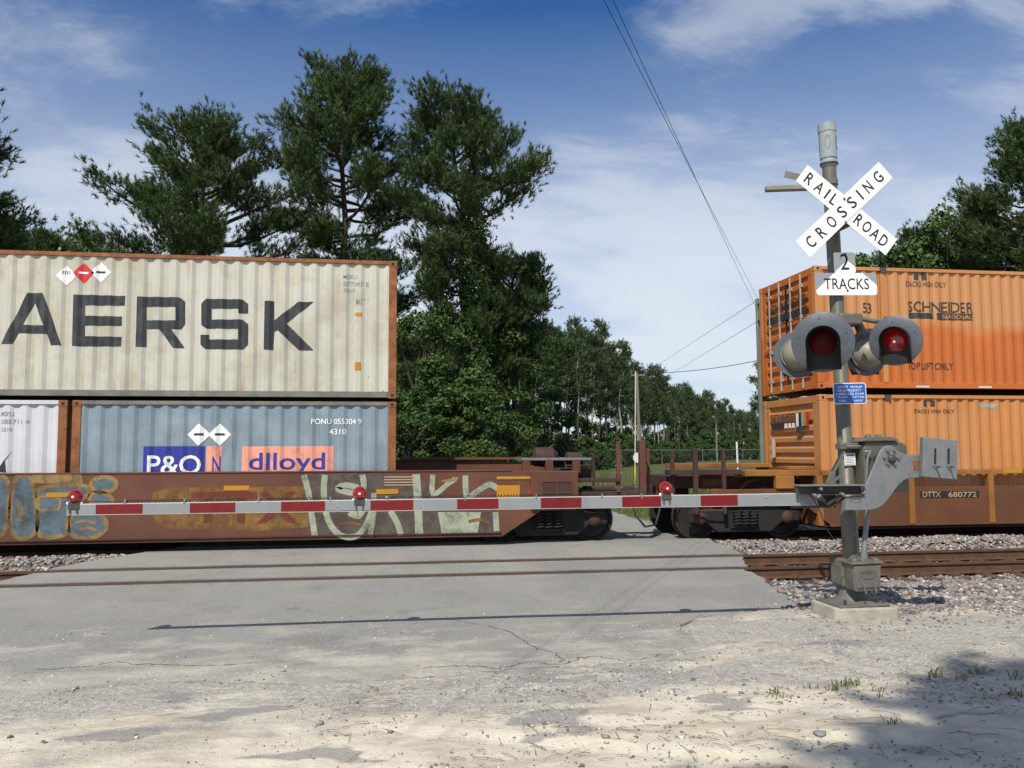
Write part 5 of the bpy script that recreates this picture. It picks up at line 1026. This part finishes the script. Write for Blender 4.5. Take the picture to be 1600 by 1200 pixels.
# the three big pines behind the pale container
wide = lambda u: (.78+.30*math.sin(u*9+1))*(1-.72*u**2.2)
T2 = pine(3, hgt(525, 80, 41)-2.0, 6.5, 4.15, 78, 20, .24, .030, 13, 11, shape=lambda u: (.80 if u < .22 else .48 if u < .34 else 1.0)*(1-.62*max(0, u-.45)/.55), tr=.34, gaps=.05)
plant('pine_tree', T2, gpos(532, 41), 'tallest dark pine with rounded crown behind the off-white container', 'tree', 'tall pines beyond the tracks', .4)
T1 = pine(7, hgt(325, 172, 40)-2.1, 5.0, 4.9, 76, 20, .24, .030, 13, 11, shape=lambda u: .98*(1-.45*u**2.5), tr=.26, gaps=.06, lean=(.6, 0))
plant('pine_tree', T1, gpos(305, 40), 'broad bushy pine with upright shoots behind the lettered container', 'tree', 'tall pines beyond the tracks', 1.9)
T3 = pine(12, hgt(722, 145, 39)-1.8, 7.0, 3.3, 60, 20, .24, .030, 13, 11, shape=lambda u: (.6 if u < .3 else .75 if u < .45 else 1.2)*(1-.42*u**3), tr=.28, gaps=.12, lean=(1.0, 0))
t3 = plant('pine_tree', T3, gpos(745, 39), 'open-crowned pine whose trunk is wrapped in leafy vines', 'tree', 'tall pines beyond the tracks', 3.0)
# vines climbing the third pine
r = np.random.default_rng(4); n = 15000; zz = 1+12.6*r.random(n)**.9; wv = 1.75*np.clip(1.25-zz/15, .22, 1)*(.55+.9*vnoise(zz*.8, zz*0+3, 2)); ang = r.uniform(0, 6.283, n)
lump_ = .6+.8*vnoise(ang*1.6+5, zz*.9, 6); rad_ = wv*lump_*np.sqrt(r.uniform(.25, 1, n)); P = np.stack([np.cos(ang)*rad_, np.sin(ang)*rad_, zz-.4*r.random(n)**3*3], 1)
nr = unit(np.stack([np.cos(ang), np.sin(ang), r.normal(.3, .4, n)], 1)+r.normal(size=(n, 3))*.5); A = unit(np.cross(nr, r.normal(size=(n, 3)))); B = np.cross(nr, A); s = (.15*r.uniform(.6, 1.3, n))[:, None]
V = np.stack([P-A*s*.5, P+B*s*.4, P+A*s*.5, P-B*s*.4], 1).reshape(-1, 3); vm = np_mesh('vine_leaves', V, np.arange(len(V)).reshape(-1, 4), np.repeat(np.clip(r.normal(.45, .25, n), 0, 1), 4), 4); vm.materials.append(MATS['leaves'])
vs_ = MB().tube([(.25*math.cos(k*.9), .25*math.sin(k*.9), k*.7) for k in range(19)], .03, 5).mesh('vine_stem'); vs_.materials.append(MATS['bark'])
plant('climbing_vine', (vs_, vm), gpos(740, 39), 'leafy vine climbing the trunk of the open-crowned pine', 'vine', crown='leaves', stem='stem')
# a low limb reaching right
T3b = pine(33, hgt(800, 405, 42)-1.0, 5.5, 2.7, 36, 16, .24, .038, 13, 11, shape=lambda u: .95-.45*u, tr=.2, gaps=.15, lean=(.6, 0))
plant('pine_tree', T3b, gpos(806, 42), 'short dark pine leaning out beside the vine-wrapped pine', 'tree', 'tall pines beyond the tracks', 4.4)
# pines at the two sides
SP = pine(21, 17, 3.5, 3.9, 60, 15, .25, .04, 14, 11, tr=.26, gaps=.10)
SQ = pine(22, 14, 2.0, 3.4, 56, 15, .25, .04, 14, 11, tr=.22, gaps=.10, shape=lambda u: 1.0-.75*u)
for px, py, Y, M_, H_, lab, rz in ((-112, 60, 36, SP, 17, 'dark pine reaching in past the end of the off-white container', .3), (-28, 310, 42, SQ, 14, 'mid-sized pine behind the far end of the off-white container', 2.0), (62, 336, 52, SQ, 14, 'small pointed pine above the off-white container roof', 1.0), (100, 365, 56, SQ, 14, 'lowest dark pine top just showing above the off-white container roof', 3.1),
                           (1640, 150, 38, SP, 17, 'large dark pine rising behind the orange containers', 4.0), (1545, 295, 44, SP, 17, 'dense dark pine beside the largest one behind the orange containers', 5.2), (1450, 330, 50, SP, 17, 'slim grey-green pine behind the crossbuck sign', .9), (1395, 385, 58, SQ, 14, 'low pine just over the orange container roof', 2.6), (1226, 515, 62, SP, 17, 'thin pine half hidden by the door end of the orange containers', 3.9)):
    k = (hgt(px, py, Y)+.05)/(H_+1.8); plant('pine_tree', M_, gpos(px, Y), lab, 'tree', 'pines at the two sides of the crossing', rz, k)
# broad-leaved trees and thicket
LT = [leafy(51, 15000, 9, 3.0, .20, .3, 70), leafy(52, 15000, 7, 2.8, .20, .0, 60), leafy(53, 9000, 8, 2.6, .20, 1.0, 60, 'leaves_light')]
for px, py, Y, k_, lab in ((655, 490, 38, 0, 'bright green broad-leaved tree next to the rusty container edge'), (700, 560, 36, 1, 'dense thicket tree at the foot of the vine-wrapped pine'), (790, 500, 41, 0, 'dark broad-leaved tree right of the vine-wrapped pine'), (760, 610, 35, 1, 'low leafy bush in front of the vine-wrapped pine'), (850, 610, 48, 1, 'leafy bush in the woodland edge behind the brake gear'), (640, 610, 34, 1, 'low leafy bush hard by the grey-blue container end'),
                         (140, 368, 48, 2, 'pale green leafy treetop above the off-white container'), (1500, 345, 43, 0, 'leafy tree low among the pines behind the orange container'), (1590, 360, 42, 0, 'leafy tree at the foot of the large dark pine'), (1420, 385, 46, 1, 'leafy bush behind the roof edge of the orange container')):
    H_ = (9, 7, 8)[k_]; k = hgt(px, py, Y)/H_; plant('broadleaf_tree', LT[k_], gpos(px, Y), lab, 'tree', 'broad-leaved trees beyond the tracks', px*.01, max(.75, min(k, 1.1)) if k < 1.3 else k*.8, k)
# the woods farther off: tall slender pines, and thicket at their feet
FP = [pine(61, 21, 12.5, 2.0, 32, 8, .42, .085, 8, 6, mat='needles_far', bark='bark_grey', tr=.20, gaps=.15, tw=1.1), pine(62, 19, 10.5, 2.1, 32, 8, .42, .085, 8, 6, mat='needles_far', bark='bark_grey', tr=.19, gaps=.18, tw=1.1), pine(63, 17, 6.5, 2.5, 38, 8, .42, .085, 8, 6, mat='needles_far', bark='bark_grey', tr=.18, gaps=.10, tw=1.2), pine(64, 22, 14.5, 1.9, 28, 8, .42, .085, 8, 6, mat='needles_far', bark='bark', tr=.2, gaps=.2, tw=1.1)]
UB = [leafy(71, 5200, 5, 3.2, .34, 0, 46), leafy(72, 5200, 7, 3.0, .36, 0, 50)]
zmin = lambda px: np.interp(px, [560, 820, 880, 960, 990, 1040, 1100, 1180, 1300], [60, 78, 88, 100, 118, 140, 185, 200, 210])
random.seed(9)
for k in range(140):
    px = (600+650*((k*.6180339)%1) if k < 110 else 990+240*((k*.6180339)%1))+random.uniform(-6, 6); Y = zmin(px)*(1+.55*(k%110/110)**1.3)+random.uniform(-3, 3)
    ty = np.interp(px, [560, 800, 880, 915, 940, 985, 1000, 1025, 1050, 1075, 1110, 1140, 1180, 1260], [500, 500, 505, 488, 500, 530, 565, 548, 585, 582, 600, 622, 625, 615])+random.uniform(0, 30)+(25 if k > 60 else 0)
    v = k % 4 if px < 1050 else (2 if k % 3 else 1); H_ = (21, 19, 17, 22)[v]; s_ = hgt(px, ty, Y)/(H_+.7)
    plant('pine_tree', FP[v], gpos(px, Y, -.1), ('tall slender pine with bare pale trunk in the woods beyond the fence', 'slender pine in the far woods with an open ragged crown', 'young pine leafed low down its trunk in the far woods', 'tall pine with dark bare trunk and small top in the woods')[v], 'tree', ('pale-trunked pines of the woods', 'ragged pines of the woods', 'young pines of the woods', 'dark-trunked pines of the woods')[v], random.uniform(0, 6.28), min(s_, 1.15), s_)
for k in range(34):
    px = 590+680*((k*.6180339+.3)%1); Y = zmin(px)*random.uniform(1.0, 1.6); v = k % 2; s_ = random.uniform(.55, .95)*(Y/95)**.6
    plant('thicket_bush', UB[v], gpos(px, Y, -.1), ('low rounded bush of the undergrowth beneath the far pines', 'tall leafy bush of the undergrowth beneath the far pines')[v], 'bush', ('low undergrowth bushes', 'tall undergrowth bushes')[v], random.uniform(0, 6.28), s_)

for k in range(44):
    px = 860+400*((k*.6180339+.1)%1); Y = zmin(px)*random.uniform(.86, .97); v = k % 2; s_ = random.uniform(.34, .58)*(Y/95)**.8
    plant('thicket_bush', UB[v], gpos(px, Y, -.1), ('low rounded bush at the front edge of the far woods', 'tall leafy bush at the front edge of the far woods')[v], 'bush', ('low bushes at the edge of the woods', 'tall bushes at the edge of the woods')[v], random.uniform(0, 6.28), s_)

# tall weeds and grass beyond the far track
r = np.random.default_rng(8); n = 30000; gx_ = r.uniform(-2, 22, n); gy_ = 20.5+26*r.random(n)**1.3; keep = ((gx_ > xr(gy_)+.2) | (gx_ < xl(gy_)-.2)); gx_, gy_ = gx_[keep], gy_[keep]; n = len(gx_)
h_ = r.uniform(.2, .75, n)*(.4+.9*vnoise(gx_*.5, gy_*.5, 3))*np.clip((gy_-20)/5, .3, 1.2); a = r.uniform(0, 6.283, n); w_ = r.uniform(.012, .03, n); P = np.stack([gx_, gy_, -.05+0*gx_], 1); sd = np.stack([np.cos(a), np.sin(a), 0*a], 1)*w_[:, None]
tip = P+np.stack([r.normal(0, .25, n)*h_, r.normal(0, .25, n)*h_, h_], 1); V = np.stack([P-sd, P+sd, tip], 1).reshape(-1, 3)
o = add('weeds', np_mesh('weeds', V, np.arange(len(V)).reshape(-1, 3), np.repeat(r.random(n), 3)), 'grass_blades'); setp(o, 'tall green grass and weeds beyond the far track', kind='stuff')
# small grass tufts by the near verge
def tuft(px, py, nb_, hh, lab):
    p = gnd(px, py); r = np.random.default_rng(int(px)); a = r.uniform(0, 6.283, nb_); b0 = np.stack([r.normal(0, .03, nb_), r.normal(0, .02, nb_), 0*a], 1); h_ = hh*r.uniform(.5, 1.1, nb_)
    t1 = b0+np.stack([np.cos(a)*h_*.35, np.sin(a)*h_*.35, h_*.75], 1); t2 = b0+np.stack([np.cos(a)*h_*.9, np.sin(a)*h_*.9, h_*.85], 1); sd = np.stack([-np.sin(a), np.cos(a), 0*a], 1)*.0035
    V = np.stack([b0-sd, b0+sd, t1+sd, t1-sd], 1).reshape(-1, 3); V2 = np.stack([t1-sd, t1+sd, t2, t2+sd*.1], 1).reshape(-1, 3); V = np.concatenate([V, V2])
    o = add('grass_tuft', np_mesh('grass_tuft', V, np.arange(len(V)).reshape(-1, 4), r.random(len(V)), 4), 'grass_blades'); o.location = (p.x, p.y, float(gz(p.x, p.y))-.005); setp(o, lab, 'grass', 'grass tufts on the sand')
for px, py, nb_, hh in ((1208, 1083, 26, .10), (1222, 1090, 14, .07), (1264, 1075, 14, .08), (1300, 1078, 22, .10), (1318, 1072, 30, .11), (1336, 1070, 26, .10), (1372, 1080, 24, .11), (1376, 1090, 10, .06), (1462, 1058, 26, .13), (1524, 1050, 26, .13), (1584, 1060, 24, .14), (1498, 1062, 16, .10), (1590, 1085, 20, .10), (1395, 1130, 14, .07)):
    nb_ = int(nb_*.7); hh *= .72
    tuft(px, py, nb_, hh, 'small green grass tuft sprouting from the sand by the footing' if px < 1400 else 'grass tuft sprouting in the tree shade on the sand')
# the pine behind the camera that shades the verge
BT = pine(81, 14.6, 11.9, 2.05, 60, 16, .30, .085, 12, 10, tr=.16, gaps=.08, shape=lambda u: 1.0-.4*u)
cxy = Vector((4.5, 2.95, 0)); sh = 13.2/1.25; plant('pine_tree', BT, (cxy.x-.505*sh, cxy.y-.953*sh, -.05), 'tall bare-stemmed pine whose small crown shades the sandy verge', 'tree', rz=1.0)

# ------------------------------------------------------------------ poles, wires, fence
up_ = thing('utility_pole', gpos(1191, 27, -.3), 'weathered utility pole at the edge of the orange containers', 'pole')
tp_ = at(1183, 467, 27); bp_ = Vector((at(1192, 735, 27).x, 27, -.3))
MB().tube([bp_, tp_], [.085, .065], 12).build('shaft', 'pole_green', up_, smooth=True)
for z in (tp_.z-.2, tp_.z-.75): MB().lathe((tp_.x, 26.9, z), (0, -1, 0), [(0, .05), (.08, .06), (.1, .03)], 10).build('insulator', 'dark_steel', up_, smooth=True)
p2 = thing('utility_pole', gpos(1003, 70, -.3), 'leaning wooden utility pole among the far pines', 'pole')
q1, q0 = at(995, 582, 70), Vector((at(1001, 735, 70).x, 70, -.3)); MB().tube([q0, q1], [.17, .12], 10).build('shaft', 'pole_wood', p2, smooth=True)
MB().bar(q1+Vector((-.5, 0, -.25)), q1+Vector((.7, 0, -.2)), .1, .12).build('cross_arm', 'pole_wood', p2)
def span(name, a, b, sag, lab, r_=.012, n=24):
    pts = [a.lerp(b, k/n)-Vector((0, 0, sag*4*(k/n)*(1-k/n))) for k in range(n+1)]
    o = MB().tube(pts, r_, 5).build(name, 'cable_black'); setp(o, lab, 'wire', 'overhead wires')
back = at(945, 0, 9.5); b2_ = at(968, 0, 9.5)
def extend(p, q, f=1.55): return q+(p-q)*f
span('overhead_wire', extend(back, tp_), tp_+Vector((0, -.1, -.05)), .05, 'overhead wire fixed to the very top of the utility pole', .0045)
span('overhead_wire', extend(b2_, tp_), tp_+Vector((0, -.1, -.5)), .05, 'overhead wire fixed just below the top of the utility pole', .0045)
span('overhead_wire', tp_+Vector((0, 0, -.05)), at(1025, 572, 70), .0, 'upper wire from the utility pole towards the far woods', .008)
span('overhead_wire', tp_+Vector((0, 0, -.75)), at(1040, 590, 70), .0, 'lower wire from the utility pole towards the far woods', .008)
span('overhead_wire', q1, Vector((at(1200, 560, 48).x, 48, at(1200, 560, 48).z)), .3, 'dark sagging wire from the leaning wooden pole', .022)
gw = thing('guy_marker', gpos(992, 40, -.05), 'thin white rod with yellow sleeve beyond the tracks', 'marker')
a, b, c = Vector((at(992, 740, 40).x, 40, -.1)), at(992.3, 728, 40), at(993, 580, 40)
MB().tube([a, b], .035, 8).build('sleeve', 'marker_yellow', gw); MB().tube([b, c], .022, 6).build('rod', 'dish_white', gw)
ds = thing('round_sign', gpos(998, 42, -.05), 'round white sign on a post beyond the tracks', 'sign')
c = at(997, 715, 42); MB().lathe(c, (0, -1, 0), [(0, .26), (.015, .26)], 28).build('face', 'dish_white', ds); MB().tube([(c.x, 42.03, -.1), (c.x, 42.03, c.z+.2)], .03, 8).build('post', 'fence_steel', ds)
for px, py, Y, lab in ((1120, 665, 90, 'distant thin pole before the far trees'), (1152, 690, 75, 'short pale pole before the far trees')):
    t_ = thing('slim_pole', gpos(px, Y, -.1), lab, 'pole'); c = at(px-1, py, Y); MB().tube([(at(px, 700, Y).x, Y, -.2), c], .09, 8).build('shaft', 'dish_white' if Y == 75 else 'pole_wood', t_); MB().lathe(c, (0, 0, 1), [(-.02, .10), (.03, .08)], 8).build('cap', 'fence_steel', t_)
fe = thing('chain_link_fence', gpos(1060, 47, -.05), 'grey chain-link fence before the far woods', 'fence')
x0, x1 = at(905, 720, 47).x, at(1330, 720, 47).x
for x in np.arange(x0, x1, 2.4): MB().tube([(x, 47, -.1), (x, 47, 1.9)], .03, 6).build('post', 'fence_steel', fe)
MB().tube([(x0, 47, 1.86), (x1, 47, 1.86)], .02, 6).build('top_rail', 'fence_steel', fe)
mb = MB()
for k in range(int((x1-x0)/.16)):
    x = x0+k*.16
    for s in (-1, 1): mb.bar((x, 46.97, .0), (x+s*.9, 46.97, 1.85), .0045, .0045)
o = mb.build('wire_mesh', 'fence_steel', fe); setp(o, kind='stuff')
